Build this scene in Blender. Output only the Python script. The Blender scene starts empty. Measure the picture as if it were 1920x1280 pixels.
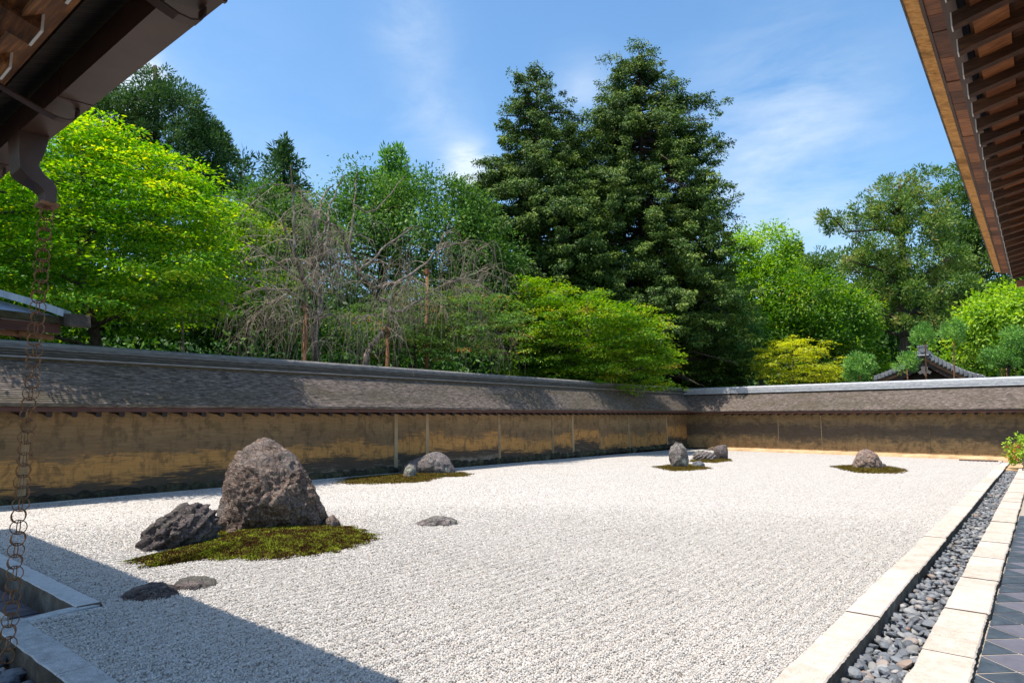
import bpy, bmesh, math, random
import numpy as np
from mathutils import Vector, noise as mnoise

S = bpy.context.scene
COL = S.collection
R = random.Random(7)
rng = np.random.default_rng(11)

# ------------------------------------------------------------------ camera
F, HY, VX, H = 1210.0, 784.0, 1962.0, 1.6
PITCH = math.atan((HY - 640) / F)
YAW = math.atan((VX - 960) / math.hypot(F, HY - 640))
fw0 = np.array([-math.sin(YAW), math.cos(YAW), 0.0])
RT = np.array([math.cos(YAW), math.sin(YAW), 0.0])
ZV = np.array([0, 0, 1.0])
FW = fw0 * math.cos(PITCH) + ZV * math.sin(PITCH)
UP = -fw0 * math.sin(PITCH) + ZV * math.cos(PITCH)
CP = np.array([0, 0, H])

def ray(u, v): return FW + RT * (u - 960) / F + UP * (640 - v) / F
def gnd(u, v, z=0.0):
    d = ray(u, v); return CP + d * (z - H) / d[2]
def atd(u, v, r):
    d = ray(u, v); return CP + d * r / math.hypot(d[0], d[1])
def onx(u, v, x):
    d = ray(u, v); return CP + d * (x / d[0])
def ony(u, v, y):
    d = ray(u, v); return CP + d * (y / d[1])

cam = bpy.data.cameras.new('camera')
cam.sensor_width = 36.0; cam.lens = F / 1920 * 36.0
cam.clip_start = 0.05; cam.clip_end = 3000
co = bpy.data.objects.new('camera', cam); COL.objects.link(co)
co.location = CP; co.rotation_euler = (math.pi / 2 + PITCH, 0, YAW)
S.camera = co

# ------------------------------------------------------------------ sky and sun
SUND = Vector((-0.17, -0.35, 1.0)).normalized()
ELEV = math.asin(SUND.z); AZ = math.atan2(SUND.x, SUND.y)
W = bpy.data.worlds.new('World'); S.world = W; W.use_nodes = True
nt = W.node_tree; nt.nodes.clear()
def wn(t, **k):
    n = nt.nodes.new(t)
    for a, b in k.items(): setattr(n, a, b)
    return n
def wmath(op, a, b=None, c=None):
    n = wn('ShaderNodeMath', operation=op)
    for i, q in enumerate((a, b, c)):
        if q is None: continue
        if isinstance(q, (int, float)): n.inputs[i].default_value = q
        else: nt.links.new(q, n.inputs[i])
    return n.outputs[0]
sky = wn('ShaderNodeTexSky', sky_type='NISHITA', sun_disc=False)
sky.sun_elevation = ELEV; sky.sun_rotation = AZ
sky.altitude = 100; sky.air_density = 1.0; sky.dust_density = 1.1; sky.ozone_density = 1.2
geo = wn('ShaderNodeTexCoord')
gvec = geo.outputs['Generated']
hs = wn('ShaderNodeHueSaturation'); hs.inputs['Saturation'].default_value = 1.2; hs.inputs['Value'].default_value = 1.58; hs.inputs['Hue'].default_value = 0.494
nt.links.new(sky.outputs[0], hs.inputs['Color'])
mp = wn('ShaderNodeMapping'); mp.inputs['Scale'].default_value = (2.2, 4.5, 9.0); mp.inputs['Rotation'].default_value = (0.25, 0.3, 0.6)
nt.links.new(gvec, mp.inputs[0])
n1 = wn('ShaderNodeTexNoise'); n1.inputs['Scale'].default_value = 1.6; n1.inputs['Detail'].default_value = 9; n1.inputs['Roughness'].default_value = 0.62; n1.inputs['Distortion'].default_value = 0.25
nt.links.new(mp.outputs[0], n1.inputs['Vector'])
n2 = wn('ShaderNodeTexNoise'); n2.inputs['Scale'].default_value = 2.1; n2.inputs['Detail'].default_value = 3
nt.links.new(gvec, n2.inputs['Vector'])
wisp = wmath('MULTIPLY', n1.outputs[0], 1.0)
total = None
# broad patches of thin cirrus and a few low cumulus heads, each round a direction of the sky
for (u, v, rad, amp) in ((1480, 245, 0.12, 0.95), (1400, 440, 0.09, 0.6), (1560, 460, 0.07, 0.5), (810, 215, 0.06, 0.5), (770, 45, 0.05, 0.5), (1090, 170, 0.045, 0.6),
                         (880, 318, 0.032, 4.0), (245, 158, 0.035, 4.0), (600, 330, 0.1, 0.2), (330, 130, 0.12, 0.15)):
    d = Vector(ray(u, v)).normalized()
    dp = wn('ShaderNodeVectorMath', operation='DISTANCE'); nt.links.new(gvec, dp.inputs[0]); dp.inputs[1].default_value = d
    e = wmath('MULTIPLY', wmath('EXPONENT', wmath('MULTIPLY', wmath('POWER', wmath('DIVIDE', dp.outputs['Value'], rad), 2.0), -1.0)), amp)
    total = e if total is None else wmath('ADD', total, e)
cm = wn('ShaderNodeMapRange'); cm.inputs['From Min'].default_value = 0.34; cm.inputs['From Max'].default_value = 0.86
nt.links.new(wisp, cm.inputs['Value'])
base = wmath('MULTIPLY', n2.outputs[0], 0.012)
dens = wmath('MULTIPLY', cm.outputs[0], wmath('ADD', total, base))
clampn = wn('ShaderNodeClamp'); nt.links.new(dens, clampn.inputs[0]); clampn.inputs[2].default_value = 0.9
mixc = wn('ShaderNodeMix', data_type='RGBA'); nt.links.new(clampn.outputs[0], mixc.inputs[0])
nt.links.new(hs.outputs[0], mixc.inputs[6]); mixc.inputs[7].default_value = (5.6, 6.4, 7.2, 1)
bg = wn('ShaderNodeBackground'); bg.inputs[1].default_value = 0.12
nt.links.new(mixc.outputs[2], bg.inputs[0])
wo = wn('ShaderNodeOutputWorld'); nt.links.new(bg.outputs[0], wo.inputs[0])

sl = bpy.data.lights.new('sun', 'SUN'); sl.energy = 5.0; sl.angle = math.radians(0.53); sl.color = (1.0, 0.935, 0.84)
so = bpy.data.objects.new('sun', sl); COL.objects.link(so)
so.location = (-20, -40, 120); so.rotation_euler = SUND.to_track_quat('Z', 'Y').to_euler()

S.render.engine = 'CYCLES'
S.view_settings.view_transform = 'Standard'; S.view_settings.look = 'None'
S.view_settings.exposure = 0.42; S.view_settings.gamma = 1.0; S.view_settings.use_curve_mapping = False
S.cycles.max_bounces = 8; S.cycles.diffuse_bounces = 3; S.cycles.use_denoising = True

# ------------------------------------------------------------------ helpers: objects
def tag(o, label=None, cat=None, group=None, kind=None):
    if label: o['label'] = label
    if cat: o['category'] = cat
    if group: o['group'] = group
    if kind: o['kind'] = kind
    return o
def empty(name, loc, label=None, cat=None, group=None, kind=None):
    o = bpy.data.objects.new(name, None); o.empty_display_size = 0.2; COL.objects.link(o)
    o.location = Vector(loc); return tag(o, label, cat, group, kind)
def link(name, me, parent=None, loc=None):
    o = bpy.data.objects.new(name, me); COL.objects.link(o)
    if parent is not None: o.parent = parent
    if loc is not None: o.location = loc
    return o
def np_mesh(name, V, Fc, mat=None, attr=None, smooth=False):
    V = np.asarray(V, np.float32); Fc = np.asarray(Fc, np.int32)
    me = bpy.data.meshes.new(name); n, k = Fc.shape
    me.vertices.add(len(V)); me.vertices.foreach_set('co', V.ravel())
    me.loops.add(n * k); me.loops.foreach_set('vertex_index', Fc.ravel())
    me.polygons.add(n); me.polygons.foreach_set('loop_start', np.arange(0, n * k, k, dtype=np.int32))
    me.polygons.foreach_set('loop_total', np.full(n, k, np.int32))
    if smooth: me.polygons.foreach_set('use_smooth', np.ones(n, bool))
    if attr is not None:
        a = me.attributes.new('tint', 'FLOAT', 'POINT'); a.data.foreach_set('value', np.asarray(attr, np.float32))
    me.update(calc_edges=True)
    if mat: me.materials.append(mat)
    return me

class MB:
    """collects boxes, prisms and tubes, and builds them as one mesh (coordinates are world; origin subtracted)"""
    def __init__(s): s.v = []; s.f = []
    def add(s, vs, fs):
        o = len(s.v); s.v += [tuple(map(float, q)) for q in vs]; s.f += [tuple(i + o for i in q) for q in fs]; return s
    def box(s, a, b, jit=0.0):
        (x0, y0, z0), (x1, y1, z1) = a, b
        q = [(x0, y0, z0), (x1, y0, z0), (x1, y1, z0), (x0, y1, z0), (x0, y0, z1), (x1, y0, z1), (x1, y1, z1), (x0, y1, z1)]
        if jit: q = [tuple(c + R.uniform(-jit, jit) for c in p) for p in q]
        return s.add(q, [(3, 2, 1, 0), (4, 5, 6, 7), (0, 1, 5, 4), (1, 2, 6, 5), (2, 3, 7, 6), (3, 0, 4, 7)])
    def sweep(s, prof, path, closed=True):
        """prof: list of point lists, one ring per station"""
        n = len(prof[0]); vs = [p for ring in prof for p in ring]; fs = []
        for i in range(len(prof) - 1):
            for j in range(n if closed else n - 1):
                a = i * n + j; b = i * n + (j + 1) % n
                fs.append((a, b, b + n, a + n))
        if closed:
            fs.append(tuple(range(n - 1, -1, -1))); fs.append(tuple(range((len(prof) - 1) * n, len(prof) * n)))
        return s.add(vs, fs)
    def tube(s, pts, rad, n=8, caps=True):
        pts = [np.array(p, float) for p in pts]
        if not hasattr(rad, '__len__'): rad = [rad] * len(pts)
        rings = []
        for i, p in enumerate(pts):
            t = pts[min(i + 1, len(pts) - 1)] - pts[max(i - 1, 0)]; t = t / (np.linalg.norm(t) + 1e-9)
            a = np.cross(t, (0, 0, 1.0) if abs(t[2]) < .9 else (1.0, 0, 0)); a /= np.linalg.norm(a); b = np.cross(t, a)
            rings.append([p + rad[i] * (a * math.cos(2 * math.pi * j / n) + b * math.sin(2 * math.pi * j / n)) for j in range(n)])
        return s.sweep(rings, None, True)
    def build(s, name, mat, parent=None, origin=(0, 0, 0), bevel=0.0, smooth=False, kind=None):
        o3 = np.array(origin, float)
        me = bpy.data.meshes.new(name)
        me.from_pydata([tuple(np.array(p) - o3) for p in s.v], [], s.f); me.update()
        bm = bmesh.new(); bm.from_mesh(me); bmesh.ops.recalc_face_normals(bm, faces=bm.faces)
        if bevel: bmesh.ops.bevel(bm, geom=list(bm.edges), offset=bevel, segments=1, affect='EDGES', clamp_overlap=True)
        if smooth:
            for f in bm.faces: f.smooth = True
        bm.to_mesh(me); bm.free()
        if mat: me.materials.append(mat)
        ob = link(name, me, parent)
        ob.location = Vector(o3) - (parent.location if parent is not None and parent.parent is None else Vector((0, 0, 0)))
        if parent is not None and parent.parent is not None:
            ob.location = Vector(o3) - parent.location - parent.parent.location
        if kind: ob['kind'] = kind
        return ob
def part(name, me, parent, wloc, rot=(0, 0, 0), scale=(1, 1, 1), mat=None):
    o = link(name, me, parent)
    off = parent.location.copy()
    if parent.parent is not None: off += parent.parent.location
    o.location = Vector(wloc) - off; o.rotation_euler = rot; o.scale = scale
    return o

# ------------------------------------------------------------------ helpers: materials
class NT:
    def __init__(s, name, rough=0.8, spec=0.3):
        s.m = bpy.data.materials.new(name); s.m.use_nodes = True; s.t = s.m.node_tree
        s.b = s.t.nodes['Principled BSDF']; s.b.inputs['Roughness'].default_value = rough
        s.b.inputs['Specular IOR Level'].default_value = spec
    def n(s, t, **k):
        q = s.t.nodes.new(t)
        for a, b in k.items(): setattr(q, a, b)
        return q
    def l(s, a, b): s.t.links.new(a, b)
    def set(s, sock, v):
        if hasattr(v, 'is_output') or isinstance(v, bpy.types.NodeSocket): s.l(v, sock)
        elif isinstance(v, (tuple, list)) and len(v) == 3 and sock.type == 'RGBA': sock.default_value = (*v, 1)
        else: sock.default_value = v
    def pos(s, scale=(1, 1, 1), obj=False, rot=(0, 0, 0)):
        src = s.n('ShaderNodeTexCoord').outputs['Object'] if obj else s.n('ShaderNodeNewGeometry').outputs['Position']
        m = s.n('ShaderNodeMapping'); m.inputs['Scale'].default_value = scale; m.inputs['Rotation'].default_value = rot
        s.l(src, m.inputs[0]); return m.outputs[0]
    def noise(s, vec, scale=1, detail=5, rough=0.55, dist=0.0):
        q = s.n('ShaderNodeTexNoise'); s.l(vec, q.inputs['Vector'])
        q.inputs['Scale'].default_value = scale; q.inputs['Detail'].default_value = detail
        q.inputs['Roughness'].default_value = rough; q.inputs['Distortion'].default_value = dist
        return q.outputs[0]
    def vor(s, vec, scale=1, feat='F1', out='Distance', rand=1.0):
        q = s.n('ShaderNodeTexVoronoi', feature=feat); s.l(vec, q.inputs['Vector']); q.inputs['Scale'].default_value = scale
        q.inputs['Randomness'].default_value = rand
        return q.outputs[out]
    def math(s, op, a, b=0.0, c=0.0):
        q = s.n('ShaderNodeMath', operation=op)
        for i, x in enumerate((a, b, c)): s.set(q.inputs[i], x)
        return q.outputs[0]
    def ramp(s, fac, stops, interp='LINEAR'):
        q = s.n('ShaderNodeValToRGB'); q.color_ramp.interpolation = interp; s.set(q.inputs[0], fac)
        e = q.color_ramp.elements
        while len(e) > 1: e.remove(e[0])
        for i, (p, c) in enumerate(stops):
            x = e[0] if i == 0 else e.new(p)
            x.position = p; x.color = (*c, 1) if len(c) == 3 else c
        return q.outputs[0]
    def mix(s, fac, a, b, mode='MIX'):
        q = s.n('ShaderNodeMix', data_type='RGBA', blend_type=mode)
        s.set(q.inputs[0], fac); s.set(q.inputs[6], a); s.set(q.inputs[7], b); return q.outputs[2]
    def rnd(s): return s.n('ShaderNodeObjectInfo').outputs['Random']
    def col(s, c): s.set(s.b.inputs['Base Color'], c); return s
    def bump(s, h, strength=0.5, dist=0.02):
        q = s.n('ShaderNodeBump'); s.set(q.inputs['Height'], h); q.inputs['Strength'].default_value = strength; q.inputs['Distance'].default_value = dist
        s.l(q.outputs[0], s.b.inputs['Normal']); return s
g3 = lambda v: (v, v, v)

def mat_earth_wall(name, axis, pal):
    k = NT(name, 1.0, 0.0)
    st = (.5, .16, 1.0) if axis == 'y' else (.22, .5, 1.0)
    p = k.pos(); sx = k.n('ShaderNodeSeparateXYZ'); k.l(p, sx.inputs[0])
    big = k.noise(k.pos((st[0], st[1] * 2.2, .9) if axis == 'y' else (.5, .5, .9)), 1.7, 3, .5)
    streak = k.noise(k.pos((2, 1.1, 12.0) if axis == 'y' else (2.4, 2, 4)), 1.6, 10, .72)
    fine = k.noise(k.pos((30, 9, 40) if axis == 'y' else (14, 14, 16)), 1, 4, .7)
    z = k.math('MULTIPLY', sx.outputs[2], 1 / 1.9)
    d = k.math('ADD', z, k.math('MULTIPLY', k.math('SUBTRACT', big, .5), .42))
    d = k.math('ADD', d, k.math('MULTIPLY', k.math('SUBTRACT', streak, .5), .50))
    d = k.math('ADD', d, k.math('MULTIPLY', k.math('SUBTRACT', fine, .5), .14))
    d = k.math('ADD', d, k.math('MULTIPLY', k.math('SUBTRACT', k.rnd(), .5), .26))
    c = k.ramp(d, pal)
    blot = k.noise(k.pos((1.6, 1.6, 1.1)), 2.6, 9, .7, .6); run = k.noise(k.pos((7, 7, .5)), 1.5, 5, .65)
    c = k.mix(k.ramp(blot, [(.50, g3(0)), (.60, g3(.55))]), c, (.105, .075, .045)); c = k.mix(k.ramp(run, [(.54, g3(0)), (.68, g3(.4))]), c, (.13, .095, .06))
    c = k.mix(k.math('MULTIPLY', fine, .22), c, (.03, .025, .02))
    grain = k.noise(k.pos((3, 2.2, 60) if axis == 'y' else (3, 3, 25)), 1, 3, .6)
    c = k.mix(.35, c, k.ramp(grain, [(.3, g3(.25)), (.7, g3(.8))]), 'OVERLAY')
    k.col(c).bump(k.math('ADD', fine, k.math('ADD', grain, streak)), .55, .02); return k.m
ochre = (.54, .275, .09)
M_WALL_L = mat_earth_wall('earth_long', 'y', [(0.0, (.30, .24, .18)), (.10, (.24, .185, .13)), (.13, (.10, .078, .06)), (.25, (.09, .068, .05)), (.29, (.34, .18, .07)), (.34, ochre), (.52, (.48, .25, .085)), (.56, (.25, .155, .08)), (.64, (.22, .145, .08)), (.9, (.35, .235, .125)), (1, (.26, .18, .10))])
M_WALL_E = mat_earth_wall('earth_end', 'x', [(0.0, (.28, .19, .09)), (.1, (.33, .215, .105)), (.30, (.36, .235, .11)), (.40, (.20, .14, .08)), (.50, (.11, .085, .062)), (.64, (.115, .088, .064)), (.74, (.21, .15, .09)), (.85, (.28, .195, .105)), (1, (.21, .15, .085))])

def mat_bark(name, axis):
    k = NT(name, 0.85, 0.25)
    sc = (9, 1.4, 9) if axis == 'y' else (1.4, 9, 9)
    a = k.noise(k.pos(sc), 3.2, 8, .7)
    b = k.noise(k.pos((.9, .35, .9) if axis == 'y' else (.35, .9, .9)), 1.6, 4, .6)
    f = k.noise(k.pos((60, 7, 60) if axis == 'y' else (7, 60, 60)), 1, 4, .75)
    v = k.math('ADD', k.math('MULTIPLY', a, .55), k.math('MULTIPLY', f, .45))
    c = k.ramp(v, [(.40, (.026, .02, .018)), (.47, (.085, .066, .054)), (.53, (.165, .13, .108)), (.63, (.31, .25, .21))])
    c = k.mix(k.ramp(b, [(.42, g3(0)), (.62, g3(.62))]), c, k.ramp(f, [(.35, (.035, .028, .022)), (.65, (.12, .10, .055))]))
    k.col(c).bump(v, .6, .02); return k.m
M_BARK_L = mat_bark('bark_shingle_long', 'y'); M_BARK_E = mat_bark('bark_shingle_end', 'x')

def mat_wood(name, cols, stretch=(14, 1, 14), rough=.6, spec=.35, rv=.5, obj=False, stain=.35):
    k = NT(name, rough, spec)
    a = k.noise(k.pos(stretch, obj), 2.2, 7, .62, .4)
    b = k.noise(k.pos((2, 2, 2), obj), 1.3, 4, .6)
    v = k.math('ADD', k.math('MULTIPLY', a, .7), k.math('MULTIPLY', b, .3))
    v = k.math('ADD', v, k.math('MULTIPLY', k.math('SUBTRACT', k.rnd(), .5), rv * .3))
    c = k.ramp(v, [(.3, cols[0]), (.5, cols[1]), (.68, cols[2])])
    c = k.mix(k.math('MULTIPLY', k.ramp(b, [(.5, g3(0)), (.66, g3(1))]), stain), c, cols[0])
    k.col(c).bump(a, .3, .006); return k.m
M_RAFT = mat_wood('dark_old_wood', [(.030, .013, .007), (.085, .036, .017), (.19, .08, .033)], (1.5, 16, 16))
M_RAFTY = mat_wood('dark_old_wood_lengthwise', [(.035, .016, .008), (.17, .068, .025), (.46, .20, .06)], (1.5, 16, 16))
M_SOFF = mat_wood('red_brown_board', [(.06, .02, .010), (.21, .072, .028), (.46, .18, .06)], (2, 22, 10), rv=1.0)
M_BARKEDGE = mat_wood('orange_bark_edge', [(.18, .075, .025), (.62, .31, .10), (.80, .46, .18)], (6, 9, 6), rough=.8, spec=.1, rv=.4, stain=.7)
M_EAVEB = mat_wood('purple_brown_beam', [(.05, .028, .022), (.095, .052, .04), (.14, .08, .06)], (10, 1, 10))
M_WALLRAFT = mat_wood('wall_rafter_wood', [(.010, .006, .005), (.018, .010, .008), (.03, .016, .011)], (8, 8, 8))
M_FASCIA = mat_wood('wall_fascia_wood', [(.03, .012, .009), (.07, .025, .016), (.11, .045, .03)], (6, 1.5, 6))
M_RIDGE = mat_wood('grey_weathered_board', [(.06, .055, .05), (.16, .15, .14), (.27, .26, .24)], (6, 2, 20), rough=.75)
M_RIDGED = mat_wood('dark_weathered_board', [(.03, .028, .022), (.075, .07, .058), (.15, .14, .12)], (6, 2, 20), rough=.75)
M_MOSSB = mat_wood('mossy_bark_band', [(.03, .026, .018), (.08, .07, .045), (.15, .13, .08)], (12, 5, 12), rough=.9)
M_TIP = NT('white_paint_tip', .6).col((.78, .76, .72)).m
M_HOLLOW = NT('black_soot', .9, .05).col((.012, .010, .010)).m

k = NT('silver_ridge', .45, .5); a = k.noise(k.pos((3, 3, 14)), 2, 5, .6)
k.col(k.ramp(a, [(.3, (.28, .285, .29)), (.6, (.48, .485, .49))])).bump(a, .15, .01); M_SILVER = k.m

k = NT('reed_edge', .7, .25); a = k.noise(k.pos((150, 4, 4)), 1, 2, .6)
k.col(k.ramp(a, [(.35, (.006, .005, .005)), (.62, (.05, .036, .028)), (.8, (.11, .085, .07))])).bump(a, .8, .01); M_REED = k.m

k = NT('brown_metal', .38, .5); a = k.noise(k.pos((1, 1, 1)), 3, 6, .6)
k.col(k.ramp(a, [(.3, (.055, .030, .022)), (.65, (.095, .054, .040))])).bump(a, .06, .01)
k.b.inputs['Metallic'].default_value = .1; M_GUTTER = k.m

k = NT('rusty_bronze', .5, .5); a = k.noise(k.pos((1, 1, 1)), 25, 4, .6)
k.col(k.ramp(a, [(.35, (.14, .065, .03)), (.65, (.34, .165, .07))])); k.b.inputs['Metallic'].default_value = .55; M_CHAIN = k.m

def mat_stone(name, cols, sc=6, bump=.6, rough=.85, spk=.0, d=.02, obj=False, rv=.15):
    k = NT(name, rough, .25); p = k.pos((1, 1, 1), obj)
    a = k.noise(p, sc, 9, .68); s2 = k.noise(p, sc * 14, 3, .7); b = k.noise(p, sc * .3, 4, .6)
    v = k.math('ADD', k.math('MULTIPLY', a, .6), k.math('MULTIPLY', b, .4))
    v = k.math('ADD', v, k.math('MULTIPLY', k.math('SUBTRACT', k.rnd(), .5), rv))
    c = k.ramp(v, [(.32, cols[0]), (.46, cols[1]), (.56, cols[2]), (.7, cols[3])])
    if spk: c = k.mix(spk, c, k.ramp(s2, [(.3, g3(.12)), (.5, g3(.5)), (.7, g3(.85))]), 'OVERLAY')
    k.col(c).bump(k.math('ADD', a, k.math('MULTIPLY', s2, .35)), bump, d); return k.m
M_GRANITE = mat_stone('pale_granite', [(.40, .325, .26), (.50, .42, .35), (.56, .48, .41), (.62, .54, .47)], 16, .5, .85, .7, .008, rv=.12)
M_GRANITE_N = mat_stone('grey_granite', [(.30, .29, .275), (.43, .42, .40), (.50, .49, .47), (.55, .54, .52)], 14, .4, .85, .8, .01)
M_GRANITE_D = mat_stone('dark_granite', [(.035, .028, .02), (.07, .056, .042), (.12, .098, .075), (.22, .19, .15)], 5, .5, .9, .4, .01)
M_BASE = mat_stone('mossy_base_stone', [(.012, .011, .008), (.035, .032, .02), (.075, .07, .035), (.16, .15, .11)], 7, .9, .9, .3, .03, rv=.12)
M_LEDGE = mat_stone('tan_earth_ledge', [(.34, .20, .10), (.50, .33, .18), (.60, .42, .25), (.66, .50, .33)], 4, .5, .92, .2, .02)

k = NT('slate_tile', .55, .4); a = k.noise(k.pos((4, 4, 4)), 1.6, 7, .65, .5); r = k.rnd()
c = k.mix(k.ramp(r, [(.2, g3(0)), (.25, g3(1))]), k.ramp(a, [(.35, (.035, .045, .058)), (.6, (.065, .078, .095)), (.8, (.22, .23, .24))]), k.ramp(a, [(.3, (.105, .10, .125)), (.7, (.15, .145, .17))]))
k.col(c).bump(a, .15, .005); M_TILE = k.m
k = NT('blue_slate_tile', .5, .4); a = k.noise(k.pos((5, 5, 5)), 1.8, 8, .7, .8)
k.col(k.ramp(a, [(.3, (.03, .042, .055)), (.58, (.062, .078, .097)), (.72, (.12, .135, .15)), (.8, (.30, .31, .31))])).bump(a, .15, .005); M_TILED = k.m
M_MORTAR = NT('pale_mortar', .95, .1).col((.36, .31, .26)).m
k = NT('dark_pebble', .6, .35); p = k.pos((1, 1, 1)); a = k.noise(p, 22, 5, .6); r = k.rnd()
k.col(k.mix(k.math('MULTIPLY', a, .5), k.ramp(r, [(0, (.08, .086, .096)), (.3, (.15, .16, .175)), (.6, (.235, .245, .26)), (.8, (.225, .21, .19)), (.92, (.38, .38, .37)), (.975, (.30, .18, .11)), (1, (.46, .45, .42))]), (.10, .11, .12))).bump(a, .3, .01); M_PEB = k.m
k = NT('dark_pebble_far', .6, .35); p = k.pos((1, 1, 1)); a = k.noise(p, 22, 5, .6); r = k.n('ShaderNodeAttribute', attribute_name='tint').outputs['Fac']
k.col(k.mix(k.math('MULTIPLY', a, .5), k.ramp(r, [(0, (.08, .086, .096)), (.3, (.15, .16, .175)), (.6, (.235, .245, .26)), (.8, (.225, .21, .19)), (.92, (.38, .38, .37)), (.975, (.30, .18, .11)), (1, (.46, .45, .42))]), (.10, .11, .12))).bump(a, .3, .01); M_PEB2 = k.m
M_SOIL = mat_stone('dark_soil', [(.015, .013, .010), (.03, .026, .02), (.045, .037, .027), (.07, .055, .04)], 3, .6)

GRAV = [(0, (.16, .14, .12)), (.07, (.27, .24, .205)), (.12, (.45, .415, .375)), (.5, (.53, .497, .455)), (.9, (.60, .568, .525)), (1, (.41, .34, .28))]
k = NT('white_gravel_sheet', .95, .1); p = k.pos((1, 1, .3))
cell = k.vor(p, 52, 'F1', 'Color'); dist = k.vor(p, 52, 'F1', 'Distance'); sep = k.n('ShaderNodeSeparateColor'); k.l(cell, sep.inputs[0])
c = k.ramp(sep.outputs[0], GRAV); lg = k.noise(k.pos((.8, .25, 1)), 2.5, 4, .6)
c = k.mix(k.ramp(dist, [(.45, g3(0)), (.8, g3(.6))]), c, (.15, .125, .10))
c = k.mix(.12, c, k.ramp(lg, [(.3, g3(.36)), (.7, g3(.64))]), 'OVERLAY')
k.col(c).bump(k.math('MULTIPLY', dist, -1), .6, .014); M_GRAVS = k.m
k = NT('white_gravel_stone', .9, .15); a = k.noise(k.pos((1, 1, 1)), 90, 2, .6)
k.col(k.mix(k.math('MULTIPLY', a, .3), k.ramp(k.rnd(), GRAV), (.45, .41, .37))); M_GRAVP = k.m

def mat_rock(name, dark, mid, light, vein, sc=2.2, lichen=None):
    k = NT(name, .8, .3); p = k.pos((1, 1, 1))
    a = k.noise(p, sc, 10, .72, .5); b = k.noise(p, sc * .45, 5, .6, 1.2); w = k.noise(k.pos((1.5, 1.5, 6), rot=(.5, .3, 0)), sc * 1.6, 8, .7, 1.5)
    f = k.noise(p, sc * 12, 5, .7)
    c = k.ramp(k.math('ADD', k.math('MULTIPLY', a, .6), k.math('MULTIPLY', f, .4)), [(.36, dark), (.5, mid), (.64, light)])
    c = k.mix(k.ramp(w, [(.53, g3(0)), (.60, g3(.6)), (.66, g3(0))]), c, vein)
    if lichen: c = k.mix(k.ramp(b, [(.52, g3(0)), (.64, g3(.75))]), c, lichen)
    h = k.math('ADD', k.math('ADD', a, k.math('MULTIPLY', w, .6)), k.math('MULTIPLY', f, .35))
    cr = k.vor(k.pos((1, 1, .7), rot=(.3, .2, .5)), sc * 3.2, 'DISTANCE_TO_EDGE'); h = k.math('ADD', h, k.math('MULTIPLY', k.math('MINIMUM', cr, .08), 2.2))
    c = k.mix(k.ramp(cr, [(.008, g3(.75)), (.035, g3(0))]), c, tuple(q * .35 for q in dark))
    k.col(c).bump(h, 1.0, .06); return k.m
M_ROCKA = mat_rock('red_brown_chert', (.032, .020, .016), (.125, .082, .062), (.37, .27, .21), (.52, .42, .34), 3.2, (.19, .16, .145))
M_ROCKB = mat_rock('purple_grey_schist', (.035, .028, .027), (.10, .078, .075), (.20, .165, .155), (.34, .27, .22), 3.0, (.12, .12, .09))
M_ROCKC = mat_rock('grey_pink_rock', (.06, .05, .047), (.17, .14, .13), (.34, .29, .27), (.5, .44, .40), 3.5, (.30, .31, .25))
M_ROCKD = mat_rock('upright_grey_rock', (.05, .043, .04), (.15, .125, .115), (.33, .29, .26), (.52, .48, .42), 3.0, (.33, .34, .26))
M_ROCKG = mat_rock('orange_pink_rock', (.10, .065, .05), (.30, .20, .15), (.52, .39, .31), (.62, .52, .45), 5, (.25, .24, .24))
M_ROCKS = mat_rock('blue_grey_rock', (.05, .055, .06), (.16, .17, .18), (.34, .35, .36), (.5, .5, .5), 5, None)

k = NT('moss_cushion', .95, .05); p = k.pos((1, 1, 1)); a = k.noise(p, 5, 6, .65); b = k.noise(p, 40, 4, .7)
v = k.math('ADD', k.math('MULTIPLY', a, .55), k.math('MULTIPLY', b, .45))
MOSS = [(.38, (.045, .020, .009)), (.50, (.075, .038, .012)), (.54, (.11, .10, .013)), (.59, (.20, .24, .02)), (.72, (.34, .40, .035))]
k.col(k.ramp(v, MOSS)).bump(b, 1, .02); M_MOSS = k.m
k = NT('moss_tuft', .95, .05); p = k.pos((1, 1, 1)); a = k.noise(p, 5, 6, .65); t = k.n('ShaderNodeAttribute', attribute_name='tint').outputs['Fac']
k.col(k.ramp(k.math('ADD', k.math('MULTIPLY', a, .65), k.math('MULTIPLY', t, .35)), MOSS)); M_TUFT = k.m
k = NT('moss_tuft_far', .95, .05); p = k.pos((1, 1, 1)); a = k.noise(p, 4, 6, .65); t = k.n('ShaderNodeAttribute', attribute_name='tint').outputs['Fac']
k.col(k.ramp(k.math('ADD', k.math('MULTIPLY', a, .65), k.math('MULTIPLY', t, .35)), [(.36, (.07, .034, .012)), (.5, (.12, .075, .018)), (.66, (.17, .17, .025))])); M_TUFT2 = k.m

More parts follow.
